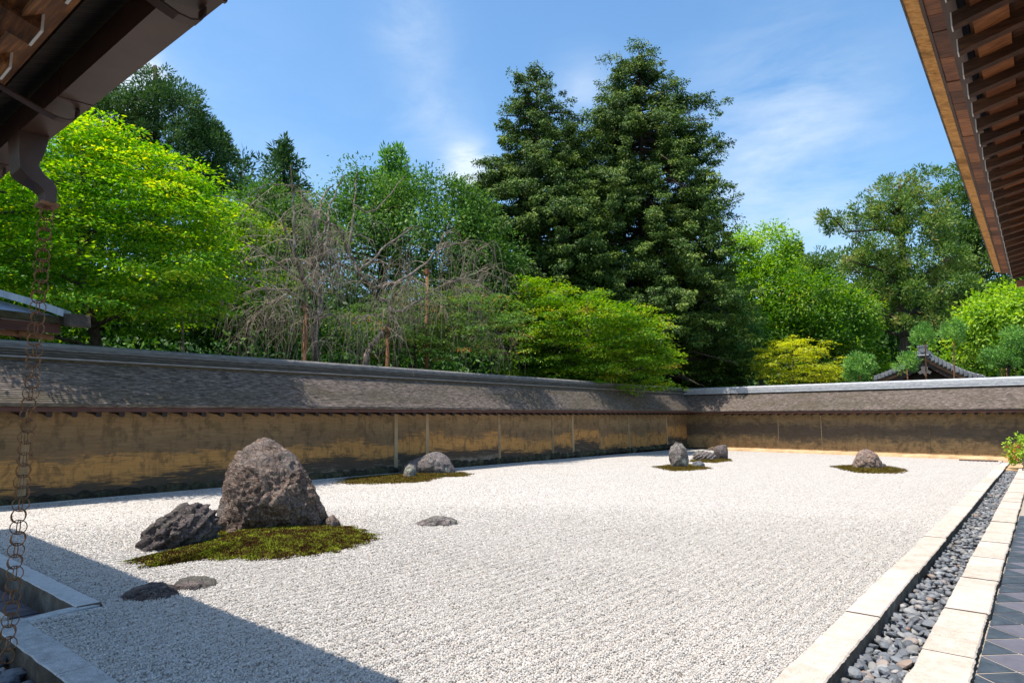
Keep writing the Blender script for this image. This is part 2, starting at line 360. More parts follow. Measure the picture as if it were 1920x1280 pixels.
def mat_leaf(name, dark, mid, light, trans=.4, tip=None):
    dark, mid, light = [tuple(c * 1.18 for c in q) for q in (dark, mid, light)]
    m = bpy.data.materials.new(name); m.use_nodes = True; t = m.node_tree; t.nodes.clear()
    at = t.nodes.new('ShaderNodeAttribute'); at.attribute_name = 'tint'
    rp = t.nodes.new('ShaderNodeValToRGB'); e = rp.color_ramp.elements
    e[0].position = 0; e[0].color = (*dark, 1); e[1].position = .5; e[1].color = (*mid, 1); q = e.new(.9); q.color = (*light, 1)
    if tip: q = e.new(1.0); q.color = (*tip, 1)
    t.links.new(at.outputs['Fac'], rp.inputs[0])
    df = t.nodes.new('ShaderNodeBsdfDiffuse'); tr = t.nodes.new('ShaderNodeBsdfTranslucent'); gl = t.nodes.new('ShaderNodeBsdfGlossy'); gl.inputs['Roughness'].default_value = .55
    gl.inputs['Color'].default_value = (.8, .85, .8, 1)
    t.links.new(rp.outputs[0], df.inputs[0])
    hv = t.nodes.new('ShaderNodeHueSaturation'); hv.inputs['Hue'].default_value = .495; hv.inputs['Value'].default_value = 1.7; hv.inputs['Saturation'].default_value = 1.1
    t.links.new(rp.outputs[0], hv.inputs['Color']); t.links.new(hv.outputs[0], tr.inputs[0])
    mx = t.nodes.new('ShaderNodeMixShader'); mx.inputs[0].default_value = trans; t.links.new(df.outputs[0], mx.inputs[1]); t.links.new(tr.outputs[0], mx.inputs[2])
    m2 = t.nodes.new('ShaderNodeMixShader'); m2.inputs[0].default_value = .025; t.links.new(mx.outputs[0], m2.inputs[1]); t.links.new(gl.outputs[0], m2.inputs[2])
    o = t.nodes.new('ShaderNodeOutputMaterial'); t.links.new(m2.outputs[0], o.inputs[0]); return m
L_MAPLE = mat_leaf('maple_leaf_lime', (.03, .11, .008), (.10, .26, .012), (.34, .48, .02), .42, (.58, .58, .05))
L_MAPLE2 = mat_leaf('maple_leaf_green', (.035, .11, .008), (.10, .22, .012), (.30, .38, .022), .42, (.40, .30, .05))
L_MAPLER = mat_leaf('maple_leaf_red_tips', (.035, .09, .016), (.09, .18, .03), (.18, .25, .05), .35, (.42, .16, .07))
L_YELLOW = mat_leaf('maple_leaf_yellow', (.16, .20, .015), (.34, .38, .025), (.55, .54, .04), .42, (.60, .50, .06))
L_BROAD = mat_leaf('broad_leaf', (.022, .07, .012), (.06, .145, .020), (.17, .275, .05), .28)
L_BROADD = mat_leaf('broad_leaf_dark', (.018, .065, .012), (.045, .125, .02), (.13, .24, .045), .25)
L_LIGHT = mat_leaf('broad_leaf_light', (.06, .145, .012), (.165, .31, .022), (.38, .50, .05), .38)
L_CYP = mat_leaf('cypress_spray', (.014, .038, .007), (.050, .102, .014), (.16, .225, .03), .15, (.20, .25, .06))
L_CEDAR = mat_leaf('cedar_needle', (.02, .055, .014), (.05, .11, .025), (.13, .20, .05), .15)
L_SUGI = mat_leaf('cryptomeria_needle', (.035, .085, .014), (.09, .17, .028), (.21, .28, .06), .25, (.30, .24, .07))
L_PINE = mat_leaf('topiary_needle', (.04, .12, .022), (.11, .25, .045), (.26, .42, .095), .3)
L_UNDER = mat_leaf('undergrowth_leaf', (.012, .045, .008), (.035, .10, .014), (.10, .20, .03), .25)
k = NT('tree_bark', .9, .1); a = k.noise(k.pos((6, 6, 1.5)), 3, 7, .7); k.col(k.ramp(a, [(.3, (.035, .027, .02)), (.55, (.10, .08, .062)), (.75, (.20, .17, .14))])).bump(a, .8, .03); M_TRUNK = k.m
k = NT('grey_cherry_bark', .9, .1); a = k.noise(k.pos((1, 1, 1)), 5, 7, .7); k.col(k.ramp(a, [(.3, (.05, .038, .03)), (.5, (.16, .128, .10)), (.72, (.38, .32, .265))])).bump(a, .8, .02); M_CHERRY = k.m
k = NT('dry_twig', .9, .1); a = k.noise(k.pos((1, 1, 1)), 2, 3, .7); k.col(k.ramp(a, [(.3, (.20, .155, .115)), (.7, (.46, .385, .30))])); M_TWIG = k.m
k = NT('wrapped_post', .9, .1); a = k.noise(k.pos((2, 2, 14)), 3, 5, .7); k.col(k.ramp(a, [(.3, (.13, .06, .03)), (.7, (.30, .15, .08))])).bump(a, .6, .01); M_POST = k.m
k = NT('grey_roof_tile', .5, .45); a = k.noise(k.pos((1, 1, 1)), 4, 6, .65); k.col(k.ramp(a, [(.3, (.10, .105, .115)), (.6, (.21, .22, .235)), (.8, (.34, .35, .36))])).bump(a, .3, .01); M_RTILE = k.m
M_WHITE = NT('white_plaster', .9, .1).col((.8, .79, .76)).m
M_GATEW = mat_wood('gate_timber', [(.07, .03, .016), (.30, .135, .06), (.46, .23, .11)], (2, 12, 12))
M_GATED = mat_wood('gate_timber_dark', [(.025, .014, .010), (.05, .028, .02), (.09, .052, .036)], (2, 12, 12))

# ------------------------------------------------------------------ ground
ground = MB(); ground.add([(-600, -600, -.32), (600, -600, -.32), (600, 900, -.32), (-600, 900, -.32)], [(0, 1, 2, 3)])
go = ground.build('ground', M_SOIL); tag(go, kind='structure')

# gravel court: sheet with low relief, then real stones where they can be told apart
KX = -1.40      # gravel meets the right kerb here
def gz(x, y):
    return .010 * mnoise.noise(Vector((x * .8, y * .8, 0))) + .0115 * math.sin(x * 2 * math.pi / .13 + .9 * mnoise.noise(Vector((x * .7, y * .25, 9)))) * (0.6 + .4 * mnoise.noise(Vector((x * .5, y * .5, 4))))
def rect_grid(x0, x1, y0, y1, sx, sy, zf):
    nx = max(2, int((x1 - x0) / sx) + 1); ny = max(2, int((y1 - y0) / sy) + 1)
    xs = np.linspace(x0, x1, nx); ys = np.linspace(y0, y1, ny)
    V = [(x, y, zf(x, y)) for y in ys for x in xs]
    Fq = [(j * nx + i, j * nx + i + 1, (j + 1) * nx + i + 1, (j + 1) * nx + i) for j in range(ny - 1) for i in range(nx - 1)]
    return V, Fq
V1, F1 = rect_grid(-15.0, KX, 2.24, 33.4, .033, .6, gz)
gv = MB(); gv.v = V1; gv.f = F1
V2, F2 = rect_grid(-6.36, KX, 1.68, 2.24, .033, .5, lambda x, y: gz(x, y)); gv.add(V2, F2)
me = np_mesh('gravel_court', gv.v, gv.f, M_GRAVS, smooth=True)
gs = link('gravel_court', me); tag(gs, kind='structure')

# near stones as instances of one low stone (stuff)
cell = .0175
pts = []
gx, gy = np.meshgrid(np.arange(-14, KX - .005, cell), np.arange(1.69, 14.5, cell))
gx = gx.ravel() + rng.uniform(-.45, .45, gx.size) * cell; gy = gy.ravel() + rng.uniform(-.45, .45, gy.size) * cell
dxy = np.hypot(gx, gy)
# keep what the view could reach, thinning with distance
dirx = -math.sin(YAW); diry = math.cos(YAW)
fwd = gx * dirx + gy * diry; lat = gx * RT[0] + gy * RT[1]
ok = (dxy < 12.5) & (fwd > 2.0) & (np.abs(lat) < fwd * .95 + .8) & ~((gx < -6.30) & (gy < 2.26)) & (gx < KX - .012)
ok &= rng.random(gx.size) < np.clip(1 - (dxy - 6.5) / 6, 0, 1)
gx, gy = gx[ok], gy[ok]
gzv = np.array([gz(x, y) for x, y in zip(gx, gy)]) + rng.uniform(.000, .009, gx.size)
pm = bpy.data.meshes.new('gravel'); pm.vertices.add(gx.size)
pm.vertices.foreach_set('co', np.stack([gx, gy, gzv], 1).astype(np.float32).ravel()); pm.update()
grav = link('gravel', pm); tag(grav, 'raked white gravel stones covering the court', 'gravel', kind='stuff')
ng = bpy.data.node_groups.new('gravel_scatter', 'GeometryNodeTree')
ng.interface.new_socket('Geometry', in_out='INPUT', socket_type='NodeSocketGeometry'); ng.interface.new_socket('Geometry', in_out='OUTPUT', socket_type='NodeSocketGeometry')
gi = ng.nodes.new('NodeGroupInput'); gout = ng.nodes.new('NodeGroupOutput')
ico = ng.nodes.new('GeometryNodeMeshIcoSphere'); ico.inputs['Radius'].default_value = .0082; ico.inputs['Subdivisions'].default_value = 1
sm = ng.nodes.new('GeometryNodeSetMaterial'); sm.inputs['Material'].default_value = M_GRAVP
iop = ng.nodes.new('GeometryNodeInstanceOnPoints')
rv = ng.nodes.new('FunctionNodeRandomValue'); rv.data_type = 'FLOAT_VECTOR'; rv.inputs[0].default_value = (0, 0, 0); rv.inputs[1].default_value = (6.28, 6.28, 6.28)
rs = ng.nodes.new('FunctionNodeRandomValue'); rs.data_type = 'FLOAT_VECTOR'; rs.inputs[0].default_value = (.55, .5, .45); rs.inputs[1].default_value = (1.45, 1.25, 1.0); rs.inputs['Seed'].default_value = 5
m2p = ng.nodes.new('GeometryNodeMeshToPoints')
ng.links.new(gi.outputs[0], m2p.inputs[0]); ng.links.new(m2p.outputs[0], iop.inputs['Points'])
ng.links.new(ico.outputs['Mesh'], sm.inputs[0]); ng.links.new(sm.outputs[0], iop.inputs['Instance'])
ng.links.new(rv.outputs[0], iop.inputs['Rotation']); ng.links.new(rs.outputs[0], iop.inputs['Scale'])
ng.links.new(iop.outputs[0], gout.inputs[0])
md = grav.modifiers.new('scatter', 'NODES'); md.node_group = ng
pm.materials.append(M_GRAVP)

# ------------------------------------------------------------------ kerbs, pebble strip and tiled path on the right
def darken_sides(o):  # upright faces of the stone get a darker granite than the top
    o.data.materials.append(M_GRANITE_D)
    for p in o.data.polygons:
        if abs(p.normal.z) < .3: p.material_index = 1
def stone_run(name, x0, x1, y0, y1, ztop, zbot, lens, mat, parent, jit=.006, mats=None):
    y = y0; i = 0
    while y < y1 - .05:
        L = lens[i % len(lens)] * R.uniform(.88, 1.12); ye = min(y + L, y1)
        m = MB(); n = max(6, int((ye - y) / .03))
        dz = R.uniform(-.005, .005); ox = R.uniform(-.006, .006)
        rings = []
        for k_ in range(n + 1):
            yy = y + .004 + (ye - y - .008) * k_ / n
            w1 = .007 * mnoise.noise(Vector((yy * 4, x0, 1))) + .006 * mnoise.noise(Vector((yy * 19, x0, 1))); w2 = .008 * mnoise.noise(Vector((yy * 4, x1, 7))) + .008 * mnoise.noise(Vector((yy * 21, x1, 7))); wz = .005 * mnoise.noise(Vector((yy * 4, 3, 2)))
            e = .007
            rings.append([(x0 + ox + w1, yy, zbot), (x0 + ox + w1, yy, ztop + dz - e + wz), (x0 + ox + w1 + e, yy, ztop + dz + wz), (x1 + ox + w2 - e * 1.4, yy, ztop + dz + wz), (x1 + ox + w2, yy, ztop + dz - e * 1.4 + wz), (x1 + ox + w2, yy, zbot)])
        m.sweep(rings, None)
        o = m.build(name, (mats or [mat])[i % len(mats or [mat])], parent, origin=((x0 + x1) / 2, (y + ye) / 2, 0)); darken_sides(o)
        y = ye; i += 1
k1 = empty('garden_kerb', (-1.28, 15, 0), 'long pale granite kerb between the white gravel and the dark pebble strip', 'kerb')
stone_run('kerb_stone', -1.41, -1.155, .9, 28.0, .012, -.30, [1.35, 1.0, 1.7, 1.5, 2.0, 1.2], M_GRANITE, k1)
stone_run('kerb_stone', -1.41, -1.155, 28.0, 30.1, -.004, -.30, [.9, 1.1], M_GRANITE_N, k1)
k2 = empty('path_kerb', (-.65, 12, 0), 'warm pale granite kerb of shorter stones along the slate path', 'kerb')
stone_run('kerb_stone', -.80, -.49, .9, 26.6, .0, -.30, [.62, .8, .5, .9, .45, .75], M_GRANITE, k2)

# pebbles
strip = empty('pebble_strip', (-.98, 10, -.2), kind='structure')
bedm = MB(); bedm.add([(-1.155, .5, -.18), (-.80, .5, -.18), (-.80, 26.6, -.18), (-1.155, 26.6, -.18)], [(0, 1, 2, 3)])
bedm.build('drain_bed', M_SOIL, strip)
def pebble_mesh(seed, sub=1):
    r = random.Random(seed); bm = bmesh.new(); bmesh.ops.create_icosphere(bm, subdivisions=sub, radius=1)
    n1_ = [Vector((r.gauss(0, 1), r.gauss(0, 1), r.gauss(0, 1))).normalized() for _ in range(5)]; h = [r.uniform(.62, .9) for _ in n1_]
    for v in bm.verts:
        q = 1.0
        for a_, b_ in zip(n1_, h):
            d_ = v.co.normalized().dot(a_)
            if d_ > 0: q = min(q, b_ / d_)
        v.co *= q * (1 + .08 * mnoise.noise(v.co * 1.7 + Vector((seed, 0, 0))))
    for f in bm.faces: f.smooth = False
    m = bpy.data.meshes.new('pebble'); bm.to_mesh(m); bm.free(); return m
PM = [pebble_mesh(i, 2) for i in range(10)]
PMlow = [pebble_mesh(i + 20, 1) for i in range(8)]
for m in PM + PMlow: m.materials.append(M_PEB)
plist = []
y = 3.3
while y < 26.55:
    x = -1.135
    while x < -.82:
        a = R.choice((.017, .021, .026, .031, .038, .05))
        plist.append((x + R.uniform(-.015, .015), y + R.uniform(-.03, .03), -.165 + R.uniform(.0, .06), a)); x += R.uniform(.045, .085)
    y += R.uniform(.040, .062)
vis = [p for p in plist if p[1] > 4.0]
vis.sort(key=lambda p: p[1])
for (x, y, z, a) in vis[:300]:
    part('pebble', R.choice(PM), strip, (x, y, z + .02), (R.uniform(-.6, .6), R.uniform(-.6, .6), R.uniform(0, 6.3)), (a * R.uniform(1, 1.7), a, a * R.uniform(.45, .75)))
def scatter_low(name, lst, parent, meshes, mat):
    V = []; Fc = []; T = []; o = 0
    src = [(np.array([v.co[:] for v in m.vertices]), np.array([p.vertices[:] for p in m.polygons])) for m in meshes]
    for (x, y, z, a) in lst:
        v, f = R.choice(src); t = R.uniform(0, 6.3); c_, s_ = math.cos(t), math.sin(t)
        v = v * np.array([a * R.uniform(1, 1.5), a, a * R.uniform(.5, .8)])
        tl = R.uniform(-.5, .5); v = np.stack([v[:, 0], v[:, 1] * math.cos(tl) - v[:, 2] * math.sin(tl), v[:, 1] * math.sin(tl) + v[:, 2] * math.cos(tl)], 1)
        v = np.stack([v[:, 0] * c_ - v[:, 1] * s_ + x, v[:, 0] * s_ + v[:, 1] * c_ + y, v[:, 2] + z + .02], 1)
        V.append(v); Fc.append(f + o); o += len(v); T.append(np.full(len(v), R.random()))
    off = np.array(parent.location) if parent else 0
    me = np_mesh(name, np.concatenate(V) - off, np.concatenate(Fc), mat, np.concatenate(T))
    ob = link(name, me, parent); ob['kind'] = 'stuff'; return ob
scatter_low('pebble_fill', vis[300:] + [p for p in plist if p[1] <= 4.0], strip, PMlow, M_PEB2)

# tiled path: square slates laid diagonally, half tiles along the kerb
path = empty('path', (-.1, 8, -.05), kind='structure')
pb = MB(); pb.add([(-.49, -.5, -.0565), (1.6, -.5, -.0565), (1.6, 27, -.0565), (-.49, 27, -.0565)], [(0, 1, 2, 3)])
pb.build('mortar_bed', M_MORTAR, path)
D = .212   # half diagonal
def tri_prism(poly, z0, z1):
    n = len(poly); return [(x, y, z0) for x, y in poly] + [(x, y, z1) for x, y in poly], [tuple(range(n - 1, -1, -1)), tuple(range(n, 2 * n))] + [(i, (i + 1) % n, (i + 1) % n + n, i + n) for i in range(n)]
g = .0085
v_, f_ = tri_prism([(-D + g * 1.4, 0), (0, -D + g * 1.4), (D - g * 1.4, 0), (0, D - g * 1.4)], -.03, 0)
tm = bpy.data.meshes.new('paving_tile'); tm.from_pydata(v_, [], f_); tm.update(); tm.materials.append(M_TILE)
v_, f_ = tri_prism([(0.004, -D + g * 2.2), (D - g * 1.4, 0), (.004, D - g * 2.2)], -.03, 0)
th = bpy.data.meshes.new('paving_tile'); th.from_pydata(v_, [], f_); th.update(); th.materials.append(M_TILED)
X0 = -.482; nt_ = 0
for j in range(-2, 64):
    for i in range(0, 4):
        y = .9 + D * j; x = X0 + D * i
        if (i + j) % 2: continue
        if y > 19 and i > 2: continue
        if y > 26: continue
        part('paving_tile', th if i == 0 else tm, path, (x, y, -.0515 + R.uniform(-.0015, .0015)), (R.uniform(-.003, .003), R.uniform(-.003, .003), 0)); nt_ += 1
# end of the drain: a concrete lip and a wooden edging
pad = MB(); pad.box((-1.15, 26.62, -.3), (-.52, 30.2, -.045)); pd = pad.build('concrete_pad', M_LEDGE, None, origin=(-.83, 28.3, -.3), bevel=.01); tag(pd, 'tan concrete pad closing the far end of the pebble strip', 'pad')
wb = MB(); wb.box((-.5, 26.7, -.1), (.1, 26.95, .09)); wbo = wb.build('wooden_edging', M_EAVEB, None, origin=(-.2, 26.8, -.1), bevel=.01); tag(wbo, 'short brown wooden edging below the red leaved shrub', 'edging')
w2 = MB(); w2.box((-2.7, 30.15, -.1), (-1.5, 30.35, .05)); w2o = w2.build('timber_sleeper', M_EAVEB, None, origin=(-2.1, 30.2, -.1), bevel=.015); tag(w2o, 'low brown timber lying at the foot of the end wall ledge', 'timber')

# ------------------------------------------------------------------ near left: kerbs, sunken slate paving, pebbles
kl = empty('corner_kerb', (-5.5, 1.6, 0), 'grey granite kerb stone in the shade beside the rain chain dish', 'kerb')
def xrun(name, y0, y1, xs, ztop, zbot, mat, parent):
    for a_, b_ in zip(xs[:-1], xs[1:]):
        m = MB(); n = max(3, int(abs(b_ - a_) / .08)); rings = []
        for k_ in range(n + 1):
            xx = a_ + (b_ - a_) * (k_ / n) * .997 + .002
            w1 = .010 * mnoise.noise(Vector((xx * 6, y0, 1))); w2 = .010 * mnoise.noise(Vector((xx * 6, y1, 7))); wz = .006 * mnoise.noise(Vector((xx * 4, 3, 2))); e = .008
            rings.append([(xx, y0 + w1, zbot), (xx, y0 + w1, ztop - e + wz), (xx, y0 + w1 + e, ztop + wz), (xx, y1 + w2 - e, ztop + wz), (xx, y1 + w2, ztop - e + wz), (xx, y1 + w2, zbot)])
        m.sweep(rings, None); darken_sides(m.build(name, mat, parent, origin=((a_ + b_) / 2, (y0 + y1) / 2, 0)))
xrun('kerb_stone', 1.47, 1.685, [-6.47, -4.9, -3.6, -2.2], .012, -.32, M_GRANITE_N, kl)
ks = empty('step_slab', (-7.6, 2.15, 0), 'long grey stone slab edging the sunken slate doorway floor', 'slab')
xrun('slab_stone', 2.05, 2.24, [-12.5, -10.3, -8.4, -6.46], .02, -.3, M_GRANITE_N, ks)
cs = MB(); cs.sweep([[(-6.43 + i * -.02 - .05, 1.66 + i * .145, -.3), (-6.43 + i * -.02 - .05, 1.66 + i * .145, .012 - abs(i - 2) * .004), (-6.43 - i * .02 + .05 + .02 * (i in (1, 2)), 1.66 + i * .145, .012 - abs(i - 2) * .004), (-6.43 - i * .02 + .05, 1.66 + i * .145, -.3)] for i in range(5)], None)
cso = cs.build('cross_stone', M_GRANITE_N, None, origin=(-6.45, 1.95, -.3), bevel=.012); tag(cso, 'narrow grey stone set crosswise between the kerb and the slab', 'stone')
wb = MB(); wb.box((-9.0, 1.30, -.34), (-6.78, 1.66, -.02)); wbo = wb.build('white_step_block', M_GRANITE, None, origin=(-7.9, 1.5, -.34), bevel=.015); tag(wbo, 'pale stone step block at the left edge behind the rain chain', 'block')
fl = empty('slate_floor', (-8, 1.85, -.22), kind='structure')
x = -6.47
while x > -10.5:
    L = R.uniform(.16, .24); m = MB(); m.box((x - L + .006, 1.67, -.3), (x - .006, 2.05, -.205 + R.uniform(-.006, .006)), .003)
    m.build('slate_strip', M_TILE, fl, origin=(x - L / 2, 1.86, -.25), bevel=.004); x -= L
# small pebble bed under the chain
pbl = empty('pebble_bed', (-5.2, 1.2, -.2), kind='structure')
m = MB(); m.add([(-6.75, -.6, -.20), (-2, -.6, -.20), (-2, 1.47, -.20), (-6.75, 1.47, -.20)], [(0, 1, 2, 3)]); m.build('drain_bed', M_SOIL, pbl)
near = []; far = []
for i in range(900):
    x = R.uniform(-6.6, -3.2); y = R.uniform(.4, 1.43)
    (near if (-6.2 < x < -4.4 and y > 1.0 and len(near) < 120) else far).append((x, y, -.19 + R.uniform(0, .05), R.uniform(.035, .075)))
for (x, y, z, a) in near: part('pebble', R.choice(PM), pbl, (x, y, z + .02), (R.uniform(-.4, .4), R.uniform(-.4, .4), R.uniform(0, 6.3)), (a * R.uniform(1, 1.6), a, a * R.uniform(.45, .7)))
scatter_low('pebble_fill', far, pbl, PMlow, M_PEB2)

# ------------------------------------------------------------------ earthen walls
LZ = lambda y: .0055 * (y - 3.0)
def build_wall(root, axis, a0, a1, to_world, seams, spacing, first, mats, base_stones, zsh, postw):
    """local frame: s along the wall, t out of the face (towards the court), z up"""
    mw, mb, mr, mridge = mats
    def wpt(s, t, z): return to_world(s, t, z + zsh(s))
    def strip_box(name, s0, s1, t0, t1, z0, z1, mat, n=1, parent=root, bevel=0.0, tb=None):
        m = MB(); rings = []
        for k_ in range(n + 1):
            s = s0 + (s1 - s0) * k_ / n
            tb0, tb1 = (t0, t1) if tb is None else tb
            rings.append([wpt(s, tb0, z0), wpt(s, tb1, z0), wpt(s, t1, z1), wpt(s, t0, z1)])
        m.sweep(rings, None); c = wpt((s0 + s1) / 2, (t0 + t1) / 2, (z0 + z1) / 2)
        return m.build(name, mat, parent, origin=c, bevel=bevel)
    edges = [a0] + list(seams) + [a1]
    for i in range(len(edges) - 1):
        s0 = edges[i] + (postw / 2 if i else 0); s1 = edges[i + 1] - (postw / 2 if i < len(edges) - 2 else 0)
        off = R.uniform(-.004, .004)
        # gently uneven earth face
        m = MB(); ns = max(2, int((s1 - s0) / .25)); nz_ = 8
        V = []
        for k_ in range(ns + 1):
            s = s0 + (s1 - s0) * k_ / ns
            for j in range(nz_ + 1):
                z = -.05 + 2.05 * j / nz_; bat = .05 * (1 - j / nz_)
                V.append(wpt(s, off + bat + .008 * mnoise.noise(Vector((s * 1.3, z * 2, i))), z))
        back = [wpt(s0, -.55, -.05), wpt(s1, -.55, -.05), wpt(s1, -.55, 2.0), wpt(s0, -.55, 2.0)]
        Fq = [(k_ * (nz_ + 1) + j, (k_ + 1) * (nz_ + 1) + j, (k_ + 1) * (nz_ + 1) + j + 1, k_ * (nz_ + 1) + j + 1) for k_ in range(ns) for j in range(nz_)]
        nb = len(V); last = ns * (nz_ + 1)
        Fq += [(nb, nb + 1, nb + 2, nb + 3), (0, nz_, nb + 3, nb), (last, last + nz_, nb + 2, nb + 1), (nz_, last + nz_, nb + 2, nb + 3)]
        m.add(V + back, Fq); m.build('wall_panel', mw, root, origin=wpt((s0 + s1) / 2, 0, 0))
    for s in seams:
        strip_box('wall_post', s - postw / 2, s + postw / 2, -.3, .012, -.04, 2.0, M_POSTW, tb=(-.3, .062))
    # roof: stepped courses of bark from eave to ridge
    def roof_side(sign, name):
        m = MB(); nc = 24; ns = max(2, int((a1 - a0) / .5)); V = []; prof = []
        for c in range(nc):
            f0 = c / nc; f1 = (c + 1) / nc
            t0 = .68 - f0 * .86; z0 = 1.86 + (f0 ** .93) * .88; t1 = .68 - f1 * .86; z1 = 1.86 + (f1 ** .93) * .88
            prof += [(t0, z0 + .017), (t1 + .006, z1 - .002)]
        prof = [(.60, 1.802), (.675, 1.806), (.688, 1.84)] + prof
        npf = len(prof)
        for k_ in range(ns + 1):
            s = a0 + (a1 - a0) * k_ / ns
            for (t, z) in prof:
                tt = t if sign > 0 else -.6 - t
                wv = .008 * mnoise.noise(Vector((s * 2.3, t * 8, z * 8)))
                V.append(wpt(s, tt, z + wv))
        Fq = [(k_ * npf + j, (k_ + 1) * npf + j, (k_ + 1) * npf + j + 1, k_ * npf + j + 1) for k_ in range(ns) for j in range(npf - 1)]
        m.add(V, Fq); m.build(name, mb, root, origin=wpt((a0 + a1) / 2, .3, 2.2))
    roof_side(1, 'roof_slope'); roof_side(-1, 'roof_slope')
    n = max(2, int((a1 - a0) / 1.0))
    for sg in (1, -1):
        q = lambda t0, t1: (t0, t1) if sg > 0 else (-.6 - t1, -.6 - t0)
        a_, b_ = q(.60, .655); strip_box('eave_board', a0, a1, a_, b_, 1.715, 1.80, M_FASCIA, n)
        a_, b_ = q(-.05, .60); strip_box('soffit_board', a0, a1, a_, b_, 1.815, 1.835, M_FASCIA, n)
    # rafters
    s = first; rm = None
    while s < a1 - .1:
        m = MB()
        rings = []
        for (t, z0, z1) in ((.02, 1.70, 1.81), (.40, 1.665, 1.795), (.595, 1.615, 1.733)):
            w_ = .052
            rings.append([wpt(s - w_, t, z0 + .02), wpt(s - w_ * .6, t, z0), wpt(s + w_ * .6, t, z0), wpt(s + w_, t, z0 + .02), wpt(s + w_, t, z1), wpt(s - w_, t, z1)])
        m.sweep(rings, None); m.build('rafter', M_WALLRAFT, root, origin=wpt(s, .3, 1.75)); s += spacing
    # ridge: stacked boards
    layers = mridge
    for (t0, t1, z0, z1, mt, nm) in layers:
        c = -.3
        if nm == 'ridge_tile':
            s = a0 + R.uniform(0, .3)
            while s < a1:
                strip_box(nm, s, min(s + .592, a1), c - t1 + R.uniform(-.003, .003), c + t1 + R.uniform(-.003, .003), z0, z1 - .006, mt, 1); s += .60
            strip_box('ridge_core', a0, a1, c - t1 + .02, c + t1 - .02, z0, z1, M_GATED, 1)
        else: strip_box(nm, a0, a1, c - t1, c + t1, z0, z1, mt, n)
    # round cap
    m = MB(); rings = []
    for k_ in range(n + 1):
        s = a0 + (a1 - a0) * k_ / n
        rings.append([wpt(s, -.3 + .11 * math.cos(t), 3.02 + .075 * math.sin(t)) for t in [math.pi * j / 7 for j in range(8)]])
    m.sweep(rings, None); m.build('ridge_cap', layers[-1][4], root, origin=wpt((a0 + a1) / 2, -.3, 3.0))
    if base_stones:
        s = a0
        while s < a1:
            L = R.uniform(.22, .55); hgt = R.uniform(.10, .19)
            o = part('base_stone', R.choice(PMbase), root, wpt(s + L / 2, .055 + R.uniform(-.02, .02), .03), (0, 0, R.uniform(-.12, .12)) if axis == 'x' else (0, 0, math.pi / 2 + R.uniform(-.12, .12)), (L * .62, .12, hgt * .95)); s += L * .86
M_POSTW = mat_stone('pale_wall_post', [(.13, .09, .05), (.25, .17, .09), (.33, .23, .125), (.38, .28, .165)], 4, .4, .9, .2, rv=.3)
PMbase = [pebble_mesh(60 + i, 2) for i in range(8)]
for m in PMbase: m.materials.append(M_BASE)
lw = empty('earthen_wall', (-15.3, 15, 0), 'long stained ochre earthen wall with bark roof running behind the rocks', 'wall')
ridgeL = [(0, .17, 2.64, 2.745, M_MOSSB, 'ridge_base'), (0, .24, 2.75, 2.79, M_RIDGE, 'ridge_board'), (0, .16, 2.79, 2.815, M_RIDGED, 'ridge_board'), (0, .19, 2.815, 2.85, M_RIDGED, 'ridge_board'), (0, .155, 2.85, 2.87, M_RIDGED, 'ridge_board'), (0, .185, 2.87, 2.905, M_RIDGED, 'ridge_board'), (0, .15, 2.905, 2.925, M_RIDGED, 'ridge_board'), (0, .18, 2.925, 2.96, M_RIDGE, 'ridge_board'), (0, .13, 2.96, 3.02, M_RIDGE, 'ridge_board')]
build_wall(lw, 'y', -4.0, 33.0, lambda s, t, z: (-15.0 + t, s, z), [3.7, 12.78, 14.04, 17.5, 20.71, 22.12, 24.17, 26.73, 30.6], .4135, -3.56, (M_WALL_L, M_BARK_L, None, ridgeL), True, LZ, .13)
ew = empty('earthen_wall', (-7, 32.2, 0), 'dark blotched earthen wall with silver ridge closing the far end of the court', 'wall')
E0 = np.array([-14.9, 33.0]); E1 = np.array([.6, 31.29]); EL = float(np.linalg.norm(E1 - E0)); ed = (E1 - E0) / EL; en = np.array([ed[1], -ed[0]])
ridgeE = [(0, .17, 2.64, 2.745, M_GATED, 'ridge_base'), (0, .24, 2.75, 2.79, M_SILVER, 'ridge_board'), (0, .17, 2.79, 2.84, M_SILVER, 'ridge_tile'), (0, .18, 2.84, 2.89, M_SILVER, 'ridge_tile'), (0, .17, 2.89, 2.94, M_SILVER, 'ridge_tile'), (0, .15, 2.94, 3.02, M_SILVER, 'ridge_board')]
build_wall(ew, 'x', -.3, EL + 4, lambda s, t, z: (E0[0] + ed[0] * s + en[0] * t, E0[1] + ed[1] * s + en[1] * t, z), [4.9, 6.9, 11.2], .388, 2.45, (M_WALL_E, M_BARK_E, None, ridgeE), False, lambda s: .12, .03)
# tan ledge at the foot of the end wall
m = MB(); rings = []
for i in range(60):
    s = 1.4 + (EL - .3 - 1.4) * i / 59
    w1 = .50 + .06 * mnoise.noise(Vector((s * 1.7, 1, 0))); hh = .09 + .02 * mnoise.noise(Vector((s * 2.5, 5, 0)))
    P = lambda t, z: (E0[0] + ed[0] * s + en[0] * t, E0[1] + ed[1] * s + en[1] * t, z)
    rings.append([P(.02, -.1), P(w1 + .06, -.1), P(w1, hh * .6), P(w1 - .1, hh), P(.02, hh + .05)])
m.sweep(rings, None); o = m.build('earth_ledge', M_LEDGE, None, origin=(-7, 31.5, 0)); tag(o, 'low tan earth ledge along the foot of the far end wall', 'ledge')
# thin tile edging in front of the long wall
m = MB(); m.box((-14.80, -2, -.05), (-14.755, 27, .022)); o = m.build('edging_strip', M_GRANITE_N, None, origin=(-14.78, 12, 0)); tag(o, 'thin grey edging strip along the foot of the long wall', 'edging')

